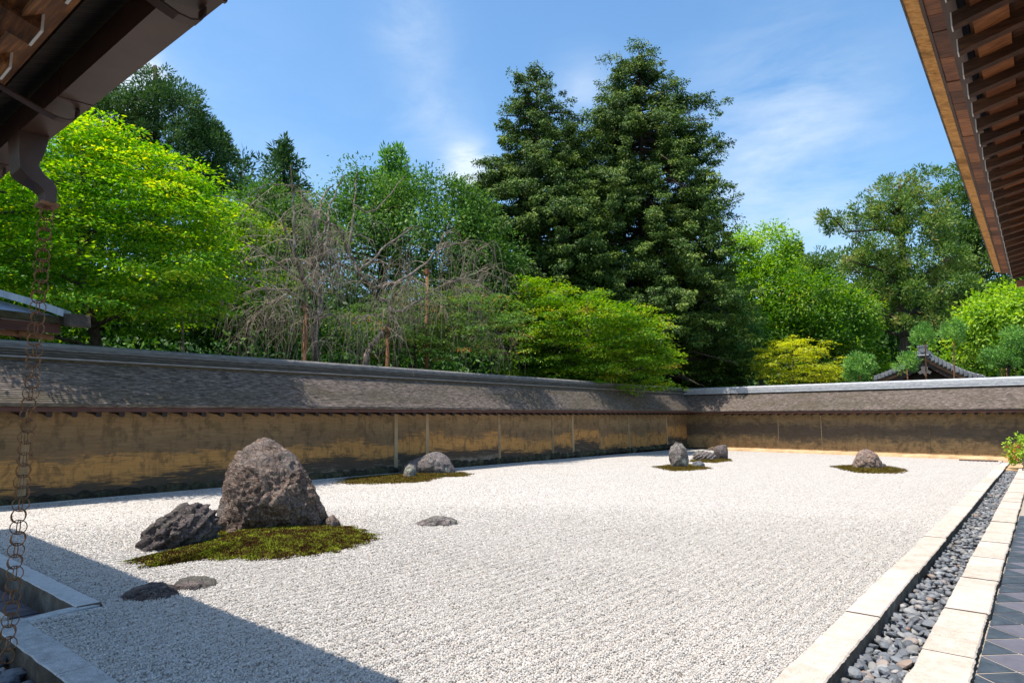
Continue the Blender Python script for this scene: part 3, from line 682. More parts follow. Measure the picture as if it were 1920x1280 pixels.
# ------------------------------------------------------------------ rocks
def hull2(pts):
    pts = sorted(set((round(a, 4), round(b, 4)) for a, b in pts))
    def half(ps):
        h = []
        for p in ps:
            while len(h) > 1 and (h[-1][0] - h[-2][0]) * (p[1] - h[-2][1]) - (h[-1][1] - h[-2][1]) * (p[0] - h[-2][0]) <= 0: h.pop()
            h.append(p)
        return h[:-1]
    return half(pts) + half(pts[::-1])
def rock(name, label, sil, base, depth, mat, seed, sub=5, amp=.07, fs=1.0, layer=0.0, parent=None, chips=1.0, grow=1.06):
    G = gnd(*base); hd = np.array([G[0], G[1], 0.0]); hd /= np.linalg.norm(hd)
    C0 = G + hd * depth * .45 - ZV * (.018 if name == 'flat_stone' else 0); a_ax = np.array([hd[1], -hd[0], 0.0])
    P2 = []
    for (u, v) in sil:
        d = ray(u, v); t = np.dot(C0 - CP, hd) / np.dot(d, hd); q = CP + d * t
        P2.append((float(np.dot(q - C0, a_ax)), float(q[2])))
    lo = min(p[0] for p in P2); hi = max(p[0] for p in P2)
    P2 += [(lo + .03 * (hi - lo), -.14), (hi - .03 * (hi - lo), -.14)]
    P2 = [((p[0] - (lo + hi) / 2) * (grow + (.10 if name == 'flat_stone' else 0)) + (lo + hi) / 2, p[1] * 1.045 if p[1] > 0 else p[1]) for p in P2]; lo = min(p[0] for p in P2); hi = max(p[0] for p in P2)
    Hh = hull2(P2); ca = sum(p[0] for p in P2) / len(P2); zt = max(p[1] for p in P2); cz = zt * .38
    ca = (lo + hi) / 2
    r = random.Random(seed); planes = []
    for i in range(len(Hh)):
        p, q = Hh[i], Hh[(i + 1) % len(Hh)]; ex, ez = q[0] - p[0], q[1] - p[1]; L = math.hypot(ex, ez)
        if L < 1e-4: continue
        na, nz = ez / L, -ex / L; h = na * (p[0] - ca) + nz * (p[1] - cz)
        if h <= 0: continue
        planes.append((na, 0, nz, h))
        for ph in (-58, -32, 32, 58):
            f = math.radians(ph + r.uniform(-12, 12)); c_, s_ = math.cos(f), math.sin(f)
            hh = math.sqrt((h * c_) ** 2 + (depth * .5 * s_) ** 2) * r.uniform(.9, 1.03)
            planes.append((na * c_, s_, nz * c_, hh))
    for sg in (-1, 1):
        for _ in range(2):
            t = Vector((r.uniform(-.3, .3), sg, r.uniform(-.1, .4))).normalized(); planes.append((t.x, t.y, t.z, depth * .5 * r.uniform(.92, 1.05)))
    PN = np.array([p[:3] for p in planes]); PH = np.array([p[3] for p in planes])
    bm = bmesh.new(); bmesh.ops.create_icosphere(bm, subdivisions=sub, radius=1)
    D_ = np.array([v.co[:] for v in bm.verts]); dots = D_ @ PN.T
    rr = np.where(dots > 1e-3, PH / np.maximum(dots, 1e-3), 1e9)
    kk = 70.0; ref = rr.min(1, keepdims=True)
    rad = (ref[:, 0]) * (np.exp(-kk * (rr / ref - 1)).sum(1)) ** (-1 / kk)
    rad = np.maximum(rad, ref[:, 0] * .97)
    rad0 = rad.copy()
    # chip flat facets off the solid, large ones first
    rr_ = np.random.default_rng(seed + 100)
    for cnt, lo_, hi_ in ((int(20 * chips), .82, .92), (int(80 * chips), .95, .985)):
        for _ in range(cnt):
            nn = rr_.normal(size=3) * np.array([.8, 1.5, .7]); nn /= np.linalg.norm(nn)
            if abs(nn[1]) < .42: continue
            dd = D_ @ nn; j = int(np.argmax(np.where(dd > .97, rad * dd, 0)))
            h_ = float(rad[j] * dd[j]) * rr_.uniform(lo_, hi_)
            with np.errstate(divide='ignore', invalid='ignore'): cut = np.where(dd > .2, h_ / np.maximum(dd, .2), 1e9)
            rad = np.minimum(rad, cut)
    rad = np.maximum(rad, rad0 * .84)
    size = max(hi - lo, zt)
    off = Vector((seed * 3.1, seed * 1.7, 0)); tl = r.uniform(-.35, .35)
    for i, v in enumerate(bm.verts):
        q = Vector(D_[i] * rad[i]); s_ = q / size
        an = Vector((s_.x * 3.4 + s_.z * tl, s_.y * 3.4, s_.z * 1.3 - s_.x * tl)) * fs + off          # strata run steeply
        n1_ = mnoise.ridged_multi_fractal(an, .95, 2.15, 5, 1.0, 2.0) - 1.15
        n2_ = mnoise.hetero_terrain(s_ * 5.0 * fs + off, .9, 2.2, 4, .3)
        n3_ = mnoise.noise(s_ * 22 * fs + off) + .6 * mnoise.noise(s_ * 47 * fs + off)
        n5_ = abs(mnoise.noise(Vector((s_.x * 5.5 + s_.z * 2 * tl, s_.y * 5.5, s_.z * 1.8)) * fs + off * 1.3))
        edge = .45 + .55 * min(1, abs(D_[i][1]) * 1.8)
        n6_ = mnoise.ridged_multi_fractal(an * 2.7 + off, .9, 2.2, 4, 1.0, 2.0) - 1.1
        disp = amp * edge * (.50 * n1_ + .26 * n6_ + .28 * (n2_ - .3) + .20 * n3_ - .5 * max(0, .06 - n5_) * 9 + .06)
        if layer: disp += amp * layer * (abs(((s_.z * 8 - s_.x * 5.5 + .5 * mnoise.noise(s_ * 3)) % 1.0) - .5) - .25)
        q *= 1 + max(-.2, min(.10, disp))
        w = C0 + a_ax * (ca + q.x) + hd * q.y + ZV * (cz + q.z)
        v.co = Vector(w - C0)
    for f in bm.faces: f.smooth = True
    me = bpy.data.meshes.new(name); bm.to_mesh(me); bm.free(); me.materials.append(mat)
    o = link(name, me); o.location = C0
    if label: tag(o, label, 'rock')
    return o
rock('boulder', 'tallest red brown craggy boulder standing on the nearest moss island', [(405, 1003), (411, 940), (419, 868), (440, 850), (470, 832), (487, 823), (501, 829), (520, 842), (542, 852), (565, 880), (580, 903), (602, 950), (617, 975), (620, 990)], (510, 1006), 1.35, M_ROCKA, 3, 6, .23, 1.3, chips=1.3, grow=1.0)
rock('small_stone', 'small brown stone tucked against the right foot of the tallest boulder', [(604, 992), (612, 972), (624, 966), (636, 978), (639, 988)], (622, 992), .35, M_ROCKA, 23, 4, .15)
rock('rock', 'dark purple grey slanting rock leaning up to the left of the tallest boulder', [(244, 1049), (252, 1022), (270, 1000), (300, 982), (330, 956), (352, 946), (372, 950), (392, 951), (401, 953), (402, 1000), (380, 1018)], (330, 1034), .95, M_ROCKB, 8, 6, .30, 1.5, .9, chips=1.6)
rock('small_stone', 'small tan stone at the left foot of the tallest boulder', [(422, 1004), (428, 992), (440, 990), (450, 1000), (452, 1008)], (436, 1010), .22, M_ROCKA, 31, 4, .16)
rock('rock', 'long low humped grey pink rock in front of the long wall', [(752, 884), (760, 872), (785, 860), (805, 851), (820, 848), (838, 856), (850, 868), (858, 885)], (810, 890), 1.3, M_ROCKC, 12, 5, .2, 1.3)
rock('rock', 'small pale lichen covered rock at the left end of the low humped rock', [(757, 893), (760, 878), (768, 870), (778, 874), (780, 886), (776, 896)], (768, 897), .5, M_ROCKD, 15, 4, .2)
rock('flat_stone', 'flat grey stone lying alone in the open gravel', [(777, 985), (782, 978), (800, 970), (815, 967), (840, 968), (858, 972), (857, 977), (835, 983), (810, 988), (790, 989)], (815, 987), .55, M_ROCKC, 17, 5, .25, 1.6, .8)
rock('flat_stone', 'dark flat stone lying in the roof shadow on the gravel', [(226, 1122), (232, 1110), (265, 1097), (300, 1091), (330, 1102), (348, 1112), (350, 1121), (290, 1130), (250, 1130)], (285, 1128), .6, M_ROCKB, 19, 5, .22, 1.5, .8)
rock('flat_stone', 'sunlit flat purple grey stone at the edge of the roof shadow', [(322, 1094), (335, 1086), (370, 1081), (400, 1083), (412, 1090), (408, 1096), (380, 1106), (350, 1112)], (370, 1106), .55, M_ROCKB, 20, 5, .22, 1.6, .8)
rock('standing_stone', 'slim upright grey stone standing on the far diamond of moss', [(1255, 872), (1255, 850), (1259, 833), (1267, 825), (1276, 830), (1286, 843), (1290, 858), (1292, 876)], (1273, 877), .6, M_ROCKD, 25, 5, .13, 1.2)
rock('small_stone', 'small blue grey stone at the right foot of the slim upright stone', [(1296, 874), (1300, 866), (1312, 864), (1320, 869), (1322, 876)], (1309, 875), .4, M_ROCKS, 26, 4, .12)
rock('rock', 'low layered grey rock behind the slim upright stone', [(1299, 862), (1302, 848), (1312, 845), (1330, 848), (1342, 855), (1345, 862), (1320, 864)], (1322, 863), .7, M_ROCKC, 27, 5, .25, 1.4, 1.4)
rock('rock', 'squarish dark rock at the right end of the low layered rock', [(1339, 860), (1339, 838), (1350, 835), (1362, 835), (1364, 843), (1363, 859)], (1352, 861), .55, M_ROCKB, 29, 4, .12)
rock('rock', 'rounded orange pink rock on the moss island nearest the end wall', [(1597, 878), (1602, 863), (1610, 849), (1619, 843), (1633, 845), (1644, 853), (1651, 866), (1656, 878)], (1627, 879), .8, M_ROCKG, 33, 5, .2, 1.5)
rock('small_stone', 'small dark stone at the right foot of the rounded orange pink rock', [(1650, 876), (1655, 869), (1660, 870), (1663, 875)], (1657, 876), .25, M_ROCKB, 35, 4, .15)

# ------------------------------------------------------------------ moss islands
def moss(name, label, outline, hgt, mat, tuft, ntuft, th, seed):
    P = np.array([gnd(u, v)[:2] for u, v in outline]); n = len(P)
    # smooth resample
    Q = []
    for i in range(n):
        p0, p1, p2, p3 = P[i - 1], P[i], P[(i + 1) % n], P[(i + 2) % n]
        for t in np.linspace(0, 1, 8, endpoint=False):
            Q.append(.5 * ((2 * p1) + (-p0 + p2) * t + (2 * p0 - 5 * p1 + 4 * p2 - p3) * t * t + (-p0 + 3 * p1 - 3 * p2 + p3) * t ** 3))
    Q = np.array(Q); c = Q.mean(0); m = len(Q); rings = 9; V = []; rr = np.random.default_rng(seed)
    for i in range(rings + 1):
        f = 1 - i / rings
        for q in Q:
            w = c + (q - c) * f * (1 + .03 * mnoise.noise(Vector((q[0] * 9, q[1] * 9, seed))))
            z = hgt * (1 - f ** 2.2) + .03 * mnoise.noise(Vector((w[0] * 4, w[1] * 4, seed))) * (1 - f) - .012
            V.append((w[0] - c[0], w[1] - c[1], z))
    Fq = [(i * m + j, i * m + (j + 1) % m, (i + 1) * m + (j + 1) % m, (i + 1) * m + j) for i in range(rings) for j in range(m)]
    root = empty(name, (c[0], c[1], 0), label, 'moss')
    me = np_mesh('cushion', V, Fq, mat, smooth=True); link('cushion', me, root)
    # tufts: tiny three-blade sprigs
    V = np.array(V); k_ = rr.random(ntuft) ** .55; j = rr.integers(0, m, ntuft); j2 = (j + 1) % m; tt = rr.random(ntuft)
    f = k_; q = (Q[j] * (1 - tt[:, None]) + Q[j2] * tt[:, None] - c) * (f * (1 + .04 * np.sin(j * .9) + rr.normal(0, .012, ntuft)))[:, None]
    z = hgt * (1 - f ** 2.2) - .014
    base = np.stack([q[:, 0], q[:, 1], z], 1)
    ang = rr.random(ntuft) * 6.28; VV = []; FF = []; T = []
    tin = np.clip(rr.normal(.5, .22, ntuft), 0, 1)
    for b in range(3):
        a = ang + b * 2.09; d = np.stack([np.cos(a), np.sin(a), np.zeros(ntuft)], 1); s_ = np.stack([-np.sin(a), np.cos(a), np.zeros(ntuft)], 1)
        hh = th * rr.uniform(.6, 1.5, ntuft)[:, None]
        VV.append(np.stack([base - s_ * hh * .35, base + s_ * hh * .35, base + d * hh * .7 + np.array([0, 0, 1]) * hh * 1.1], 1).reshape(-1, 3))
        T.append(np.repeat(tin, 3))
    VV = np.concatenate(VV); FF = np.arange(len(VV)).reshape(-1, 3)
    me = np_mesh('moss_tufts', VV, FF, tuft, np.concatenate(T)); o = link('moss_tufts', me, root); o['kind'] = 'stuff'
    return root
z4 = lambda L: [(220 + a / 3.692, 800 + b / 3.692) for a, b in L]
moss('moss_island', 'largest mottled green and brown moss island under the tallest boulder', z4([(50, 940), (140, 980), (240, 972), (400, 953), (560, 932), (800, 930), (1040, 933), (1300, 905), (1500, 875), (1640, 845), (1760, 805), (1825, 770), (1770, 735), (1680, 700), (1560, 680), (1300, 650), (900, 690), (640, 740), (400, 840), (90, 925)]), .13, M_MOSS, M_TUFT, 30000, .016, 1)
z7 = lambda L: [(620 + a / 6.4, 820 + b / 6.4) for a, b in L]
moss('moss_island', 'long yellow brown moss island under the low humped rock by the long wall', z7([(30, 545), (200, 560), (500, 562), (800, 552), (1050, 540), (1230, 515), (1400, 475), (1600, 470), (1715, 440), (1600, 415), (1400, 395), (1200, 395), (900, 425), (600, 450), (300, 475), (90, 500)]), .06, M_MOSS, M_TUFT2, 9000, .022, 2)
z8 = lambda L: [(1200 + a / 8, 800 + b / 8) for a, b in L]
moss('moss_island', 'diamond shaped brown moss island under the slim upright stone', z8([(180, 598), (320, 640), (500, 665), (800, 655), (1000, 640), (1090, 622), (960, 590), (780, 560), (450, 565), (280, 588)]), .04, M_MOSS, M_TUFT2, 4000, .024, 3)
moss('moss_island', 'narrow brown moss island under the low layered rock', z8([(740, 520), (900, 532), (1120, 545), (1280, 525), (1390, 508), (1300, 470), (1100, 450), (820, 470)]), .04, M_MOSS, M_TUFT2, 3000, .026, 4)
z9 = lambda L: [(1520 + a / 8, 820 + b / 8) for a, b in L]
moss('moss_island', 'oval dark green moss island under the rounded orange pink rock', z9([(295, 432), (450, 480), (700, 525), (1000, 535), (1300, 538), (1400, 525), (1470, 495), (1300, 445), (1000, 410), (700, 400), (420, 418)]), .04, M_MOSS, M_TUFT2, 5000, .024, 5)

# ------------------------------------------------------------------ right temple eave
er = empty('temple_eave', (.6, 12, 5.2), 'long eave with dark rafters and orange bark edge at the upper right', 'roof')
YE = 21.9
def ez(y): return .016 * max(0, 14 - y) ** 1.25 * .35 - .0012 * max(0, y - 14) ** 2 * .6
def eprof(name, pts, y0, y1, mat, n=24, parent=er):
    m = MB(); rings = []
    for i in range(n + 1):
        y = y0 + (y1 - y0) * i / n; rings.append([(x, y, z + ez(y)) for x, z in pts])
    m.sweep(rings, None); return m.build(name, mat, parent, origin=(pts[0][0], (y0 + y1) / 2, pts[0][1]))
eprof('drip_edge', [(-.815, 5.66), (-.79, 5.635), (-.792, 5.68), (-.81, 5.69)], 1.5, YE, M_BARK_L)
eprof('bark_edge', [(-.79, 5.64), (-.665, 5.605), (-.60, 5.72), (-.775, 5.76)], 1.5, YE, M_BARKEDGE, 40)
eprof('edge_trim', [(-.662, 5.60), (-.632, 5.592), (-.60, 5.70), (-.64, 5.70)], 1.5, YE + .1, M_EAVEB)
eprof('eave_beam', [(-.495, 5.565), (-.375, 5.54), (-.33, 5.70), (-.48, 5.70)], 1.5, YE + .25, M_EAVEB)
y = 1.6
while y < YE + .1:
    w = R.uniform(.22, .5); ye = min(y + w, YE + .12); dz = R.uniform(-.006, .006)
    m = MB(); m.sweep([[(-.634, yy, 5.602 + dz + ez(yy)), (-.488, yy, 5.585 + dz + ez(yy)), (-.488, yy, 5.63 + dz + ez(yy)), (-.634, yy, 5.65 + dz + ez(yy))] for yy in (y + .004, ye - .004)], None)
    m.build('eave_board', M_SOFF, er, origin=(-.56, (y + ye) / 2, 5.6)); y = ye
ty = [7.33 + .57 * i for i in range(-9, 26)]
SL = .23
for yy in ty:
    if yy > YE: continue
    m = MB(); w = .055; dz = ez(yy); x0, x1 = -.42, 3.2
    def rr_(x): zb = 5.335 + dz + SL * (x - x0); return [(x, yy - w, zb), (x, yy + w, zb), (x, yy + w, zb + .14), (x, yy - w, zb + .14)]
    m.sweep([rr_(x0), rr_(1.4), rr_(x1)], None); ro = m.build('rafter', M_RAFT, er, origin=(x0, yy, 5.4 + dz))
    tipm = MB(); tipm.box((x0 - .012, yy - w - .002, 5.332 + dz), (x0 - .001, yy + w + .002, 5.478 + dz)); tipm.build('painted_tip', M_TIP, ro, origin=(x0, yy, 5.4 + dz))
# ceiling boards between the rafters, one per bay, with a cross batten
for i, yy in enumerate(ty[:-1]):
    if yy + .57 > YE + .4: continue
    y0, y1 = yy + .058, yy + .512
    m = MB(); dz = ez(yy)
    m.sweep([[(x, y0, 5.470 + dz + SL * (x + .42)), (x, y1, 5.470 + dz + SL * (x + .42)), (x, y1, 5.50 + dz + SL * (x + .42)), (x, y0, 5.50 + dz + SL * (x + .42))] for x in (-.30, 3.2)], None)
    m.build('ceiling_board', M_RAFT, er, origin=(1, yy, 5.5))
    m = MB(); m.sweep([[(x, y0, 5.43 + dz + SL * (x + .42)), (x, y1, 5.43 + dz + SL * (x + .42)), (x, y1, 5.468 + dz + SL * (x + .42)), (x, y0, 5.468 + dz + SL * (x + .42))] for x in (-.27, .02)], None)
    m.build('lath_board', M_SOFF, er, origin=(-.1, yy, 5.5))
    if i % 3 == 1:
        m = MB(); c = np.array((.35, yy + .06, 5.40 + dz + SL * .77)); m.tube([c + np.array((.06 * math.cos(t), -.005, .045 * math.sin(t))) for t in np.linspace(0, 6.0, 11)], .007, 5); m.build('iron_ring', M_TIP, er, origin=c)
m = MB(); m.sweep([[(x, y, 5.73 + SL * max(0, x + .42) + ez(y)) for x in (-.77, -.4, 3.3)] + [(x, y, 5.95 + SL * 1.6 * (x + .42) + ez(y)) for x in (3.3, -.72)] for y in np.linspace(1.5, YE + .05, 16)], None)
m.build('roof_body', M_BARK_L, er, origin=(1, 12, 6))
m = MB(); m.box((-.36, YE + .2, 5.17), (3.2, YE + .36, 5.34)); m.build('end_beam', M_GATEW, er, origin=(1.4, YE + .3, 5.2))
m = MB(); m.box((1.9, .8, 5.45), (2.15, YE + .3, 5.75)); m.build('long_beam', M_RAFTY, er, origin=(2, 11, 5.6))

# ------------------------------------------------------------------ left eave with gutter and rain chain
el = empty('corridor_eave', (-3.4, .4, 3.8), 'dark eave with thick layered bark edge at the upper left', 'roof')
LX0, LX1 = -12.5, -.9
def xprof(name, pts, mat, parent, x0=LX0, x1=LX1, n=2, slope=.0, org=None):
    m = MB(); m.sweep([[(x0 + (x1 - x0) * i / n, y, z + slope * (x0 + (x1 - x0) * i / n + 3.5)) for y, z in pts] for i in range(n + 1)], None)
    return m.build(name, mat, parent, origin=((x0 + x1) / 2, pts[0][0], pts[0][1]))
GS = -.022
xprof('bark_edge', [(1.285, 3.915), (1.02, 3.79), (1.0, 3.95), (1.2, 4.25)], M_REED, el, slope=GS)
xprof('fascia_board', [(1.012, 3.80), (.80, 3.665), (.80, 3.72), (1.01, 3.87)], M_RAFTY, el, slope=GS)
def inner_z(y): return 3.70 + (.80 - y) * .30
x = LX1
while x > LX0:
    w = R.uniform(.26, .36); m = MB(); m.sweep([[(xx, y, inner_z(y) + GS * (xx + 3.5)) for y in (.80, -1.2)] + [(xx, y, inner_z(y) + .05 + GS * (xx + 3.5)) for y in (-1.2, .80)] for xx in (x - w + .004, x - .004)], None)
    m.build('ceiling_board', M_RAFTY, el, origin=(x - w / 2, 0, 3.8)); x -= w
for i in range(-6, 15):
    xx = -4.07 - .60 * i + 0.0
    if not (LX0 < xx < LX1): continue
    m = MB(); dz = GS * (xx + 3.5); w = .105
    m.sweep([[(xx - w, y, z + dz), (xx + w, y, z + dz), (xx + w, y, z + .15 + dz), (xx - w, y, z + .15 + dz)] for y, z in ((.885, 3.63), (-1.2, 4.22))], None)
    ro = m.build('rafter', M_RAFTY, el, origin=(xx, .5, 3.7))
    m = MB(); m.box((xx - w - .002, .886, 3.626 + dz), (xx + w + .002, .899, 3.783 + dz)); m.build('painted_tip', M_TIP, ro, origin=(xx, .89, 3.7))
m = MB(); m.sweep([[(x_, 1.27, 4.02 + GS * (x_ + 3.5)), (x_, -1.3, 4.42), (x_, -1.3, 5.3), (x_, 1.22, 4.27 + GS * (x_ + 3.5))] for x_ in (LX0, LX1)], None); m.build('roof_body', M_BARK_E, el, origin=(-6, 0, 4.5))
# gutter
gt = empty('rain_gutter', (-4, 1.34, 3.8), 'brown metal box gutter with curved brackets and a bent spout under the bark eave', 'gutter')
gyi, gyo = 1.21, 1.41
def gzb(x): return 3.68 + GS * (x + 3.5)
m = MB(); m.sweep([[(x_, gyi, gzb(x_) - .012), (x_, gyo, gzb(x_)), (x_, gyo + .03, gzb(x_) + .17), (x_, gyo + .02, gzb(x_) + .17), (x_, gyo - .01, gzb(x_) + .012), (x_, gyi + .01, gzb(x_)), (x_, gyi + .01, gzb(x_) + .19), (x_, gyi, gzb(x_) + .19)] for x_ in (LX0, LX1)], None)
m.build('gutter_box', M_GUTTER, gt, origin=(-6, 1.34, 3.75))
for xs in (-3.02, -4.86, -6.7, -8.5, -1.3):
    m = MB(); m.sweep([[(x_, gyi - .004, gzb(x_) - .016), (x_, gyo + .006, gzb(x_) - .005), (x_, gyo + .036, gzb(x_) + .175), (x_, gyo + .026, gzb(x_) + .175), (x_, gyi - .004, gzb(x_) + .19)] for x_ in (xs - .012, xs + .012)], None); m.build('seam_band', M_GUTTER, gt, origin=(xs, 1.34, 3.75))
    # bracket: flat strap from the eave under the gutter, curling up at the outer side
    z0 = gzb(xs); xb = xs - .14
    P = [(xb, .78, z0 + .05), (xb, 1.0, z0 - .03), (xb, 1.16, z0 - .085), (xb, 1.24, z0 - .105), (xb, 1.30, z0 - .105), (xb, 1.345, z0 - .085), (xb, 1.365, z0 - .05), (xb, 1.365, z0 - .006)]
    rings = []
    for i, p in enumerate(P):
        t = np.array(P[min(i + 1, len(P) - 1)]) - np.array(P[max(0, i - 1)]); t /= np.linalg.norm(t); nrm = np.array([0, -t[2], t[1]]) * .005
        rings.append([np.array(p) + nrm + np.array([-.035, 0, 0]), np.array(p) + nrm + np.array([.035, 0, 0]), np.array(p) - nrm + np.array([.035, 0, 0]), np.array(p) - nrm + np.array([-.035, 0, 0])])
    m = MB(); m.sweep(rings, None); m.build('bracket', M_GUTTER, gt, origin=(xb, 1.1, z0))
# spout: funnel narrowing in an S to a small mouth
XS = -5.7
LEFT = [(36, 240), (34, 279), (36, 316), (54, 334), (72, 347), (83, 360), (82, 380)]
RIGHT = [(94, 256), (84, 290), (73, 309), (84, 327), (100, 340), (108, 354), (106, 380)]
XD = [.30, .27, .24, .21, .18, .16, .14]
rings = []
for (a_, b_, w) in zip(LEFT, RIGHT, XD):
    pl, pr_ = onx(*a_, XS), onx(*b_, XS)
    rings.append([(XS - w, pl[1], pl[2]), (XS, pl[1], pl[2]), (XS, pr_[1], pr_[2]), (XS - w, pr_[1], pr_[2])])
m = MB(); m.sweep(rings, None); sp = m.build('spout', M_GUTTER, gt, origin=(XS, 1.3, 3.4), bevel=.006)
pm_ = onx(94, 381, XS); ym, zm, xm = pm_[1], pm_[2], XS - .07
m = MB(); m.box((xm - .085, ym - .062, zm - .014), (xm + .078, ym + .062, zm + .010)); m.build('spout_lip', M_CHAIN, sp, origin=(xm, ym, zm))
# rain chain
ctop = np.array([xm, ym, zm - .03]); cbot = np.array(onx(12, 1240, xm))
rc = empty('rain_chain', (cbot[0], cbot[1], cbot[2]), 'rusty rain chain of round double rings hanging at the left edge', 'rain chain')
def torus_mesh(rx, rz, r, n=18, k_=5):
    m = MB(); rings = [[((rx + r * math.cos(b)) * math.cos(a), r * math.sin(b), (rz + r * math.cos(b)) * math.sin(a)) for b in [2 * math.pi * j / k_ for j in range(k_)]] for a in [2 * math.pi * i / n for i in range(n + 1)]]
    n_ = k_; vs = [p for q in rings for p in q]; fs = [(i * n_ + j, i * n_ + (j + 1) % n_, (i + 1) * n_ + (j + 1) % n_, (i + 1) * n_ + j) for i in range(n) for j in range(n_)]
    me = bpy.data.meshes.new('ring'); me.from_pydata(vs, [], fs); me.update()
    for p in me.polygons: p.use_smooth = True
    me.materials.append(M_CHAIN); return me
RING = torus_mesh(.050, .050, .0038)
L = float(np.linalg.norm(ctop - cbot)); nl = int(L / .082)
for i in range(nl + 1):
    f = (i + .5) / (nl + 1); p = ctop * (1 - f) + cbot * f; p = p + np.array([.004 * math.sin(i * 1.3), .004 * math.cos(i * 1.9), 0])
    if i % 2 == 0:
        for s_ in (-.42, .42): part('chain_ring', RING, rc, p, (0, R.uniform(-.06, .06), YAW + .55 + s_ * 1.3))
    else:
        part('chain_ring', RING, rc, p, (0, R.uniform(-.06, .06), YAW + .55 + R.uniform(-.1, .1))); part('chain_ring', RING, rc, p, (0, 0, YAW + .55 + 1.45))
m = MB(); m.tube([ctop + np.array([0, 0, .05]), ctop + np.array([0, 0, -.02])], .006, 5); m.build('hook', M_CHAIN, rc, origin=ctop)
# dish
dg = np.array(onx(12, 1262, xm)); prof = [(.0, .0), (.10, .005), (.16, .035), (.175, .06), (.165, .062), (.145, .04), (.09, .018), (0, .015)]
m = MB(); n = 20; m.sweep([[(dg[0] + r_ * math.cos(2 * math.pi * j / n), dg[1] + r_ * math.sin(2 * math.pi * j / n), dg[2] - .03 + z_) for j in range(n)] for r_, z_ in prof[1:-1]], None)
o = m.build('drain_dish', M_CHAIN, None, origin=(dg[0], dg[1], dg[2] - .03), smooth=True); tag(o, 'shallow bronze dish on the pebbles under the rain chain', 'dish')

# small hipped roof over the doorway, left edge
T = np.array([-6.50, 1.90, 2.43])
hr = empty('porch_roof', (-7, .9, 2.4), 'corner of a small hipped metal roof at the left edge above the wall', 'roof')
k = NT('blue_grey_sheet', .35, .5); a = k.noise(k.pos((4, 30, 4)), 1, 4, .6); k.col(k.ramp(a, [(.3, (.22, .255, .31)), (.7, (.34, .375, .43))])).bump(a, .1, .005); k.b.inputs['Metallic'].default_value = .3; M_SHEET = k.m
def hp(x, y, z): return (T[0] + x, T[1] + y, T[2] + z)
# tip is the corner; eave runs towards -y; slope rises towards -x; hip runs (-1,-1)
m = MB(); m.add([hp(-.05, -.05, .03), hp(-.05, -3.0, .10), hp(-1.0, -3.0, .48), hp(-1.0, -1.0, .40)], [(0, 1, 2, 3)]); m.add([hp(-.05, -.05, .03), hp(-1.0, -1.0, .40), hp(-3, -1.0, .48), hp(-3, -.05, .10)], [(0, 1, 2, 3)])
m.build('roof_sheet', M_SHEET, hr, origin=T)
m = MB(); rings = []
for f in np.linspace(0, 1, 6):
    c = np.array(hp(-.06 - f * .95, -.06 - f * .95, .045 + .37 * f ** .85)); s_ = np.array([.7, -.7, 0]) * .055
    rings.append([c - s_, c + s_, c + s_ + np.array([0, 0, .06]), c - s_ + np.array([0, 0, .06])])
m.sweep(rings, None); m.build('hip_ridge', M_SHEET, hr, origin=T)
m = MB(); m.sweep([[hp(-.015, -.06, -.02), hp(.0, -.06, .035), hp(-.06, -.06, .045), hp(-.08, -.06, -.02)], [hp(-.015, -3, .05), hp(.0, -3, .105), hp(-.06, -3, .115), hp(-.08, -3, .05)]], None); m.build('eave_tile_edge', M_BASE, hr, origin=T)
m = MB(); m.box(hp(-.10, -3, -.10), hp(-.06, -.10, -.021)); m.build('eave_board', M_FASCIA, hr, origin=T)
m = MB(); m.sweep([[hp(.03 + .09 * f, .03 + .05 * f, -.045 - .0 * f), hp(.03 + .09 * f, -.10 + .02 * f, -.045), hp(-.06 + .14 * f, -.10 + .02 * f, .075 - .01 * f), hp(-.06 + .14 * f, .03 + .05 * f, .075 - .01 * f)] for f in (0, 1)], None); m.build('corner_tile', M_GRANITE_D, hr, origin=T, bevel=.006)
for i in range(6):
    m = MB(); m.sweep([[hp(-.12, -.35 - .42 * i - .03, -.14), hp(-.12, -.35 - .42 * i + .03, -.14), hp(-.12, -.35 - .42 * i + .03, -.08), hp(-.12, -.35 - .42 * i - .03, -.08)], [hp(-1.6, -.35 - .42 * i - .03, .16), hp(-1.6, -.35 - .42 * i + .03, .16), hp(-1.6, -.35 - .42 * i + .03, .22), hp(-1.6, -.35 - .42 * i - .03, .22)]], None); m.build('rafter', M_POST, hr, origin=T)
m = MB(); m.sweep([[hp(-.14, -.12, -.11), hp(-.14, -3, -.03), hp(-.14, -3, -.07), hp(-.14, -.12, -.15)], [hp(-.19, -.12, -.11), hp(-.19, -3, -.03), hp(-.19, -3, -.07), hp(-.19, -.12, -.15)]], None); m.build('lower_beam', M_POST, hr, origin=T)
m = MB(); m.box(hp(-2.2, -1.35, -2.6), hp(-2.08, -1.22, .1)); m.build('post', M_FASCIA, hr, origin=hp(-2.1, -1.3, -2.6))

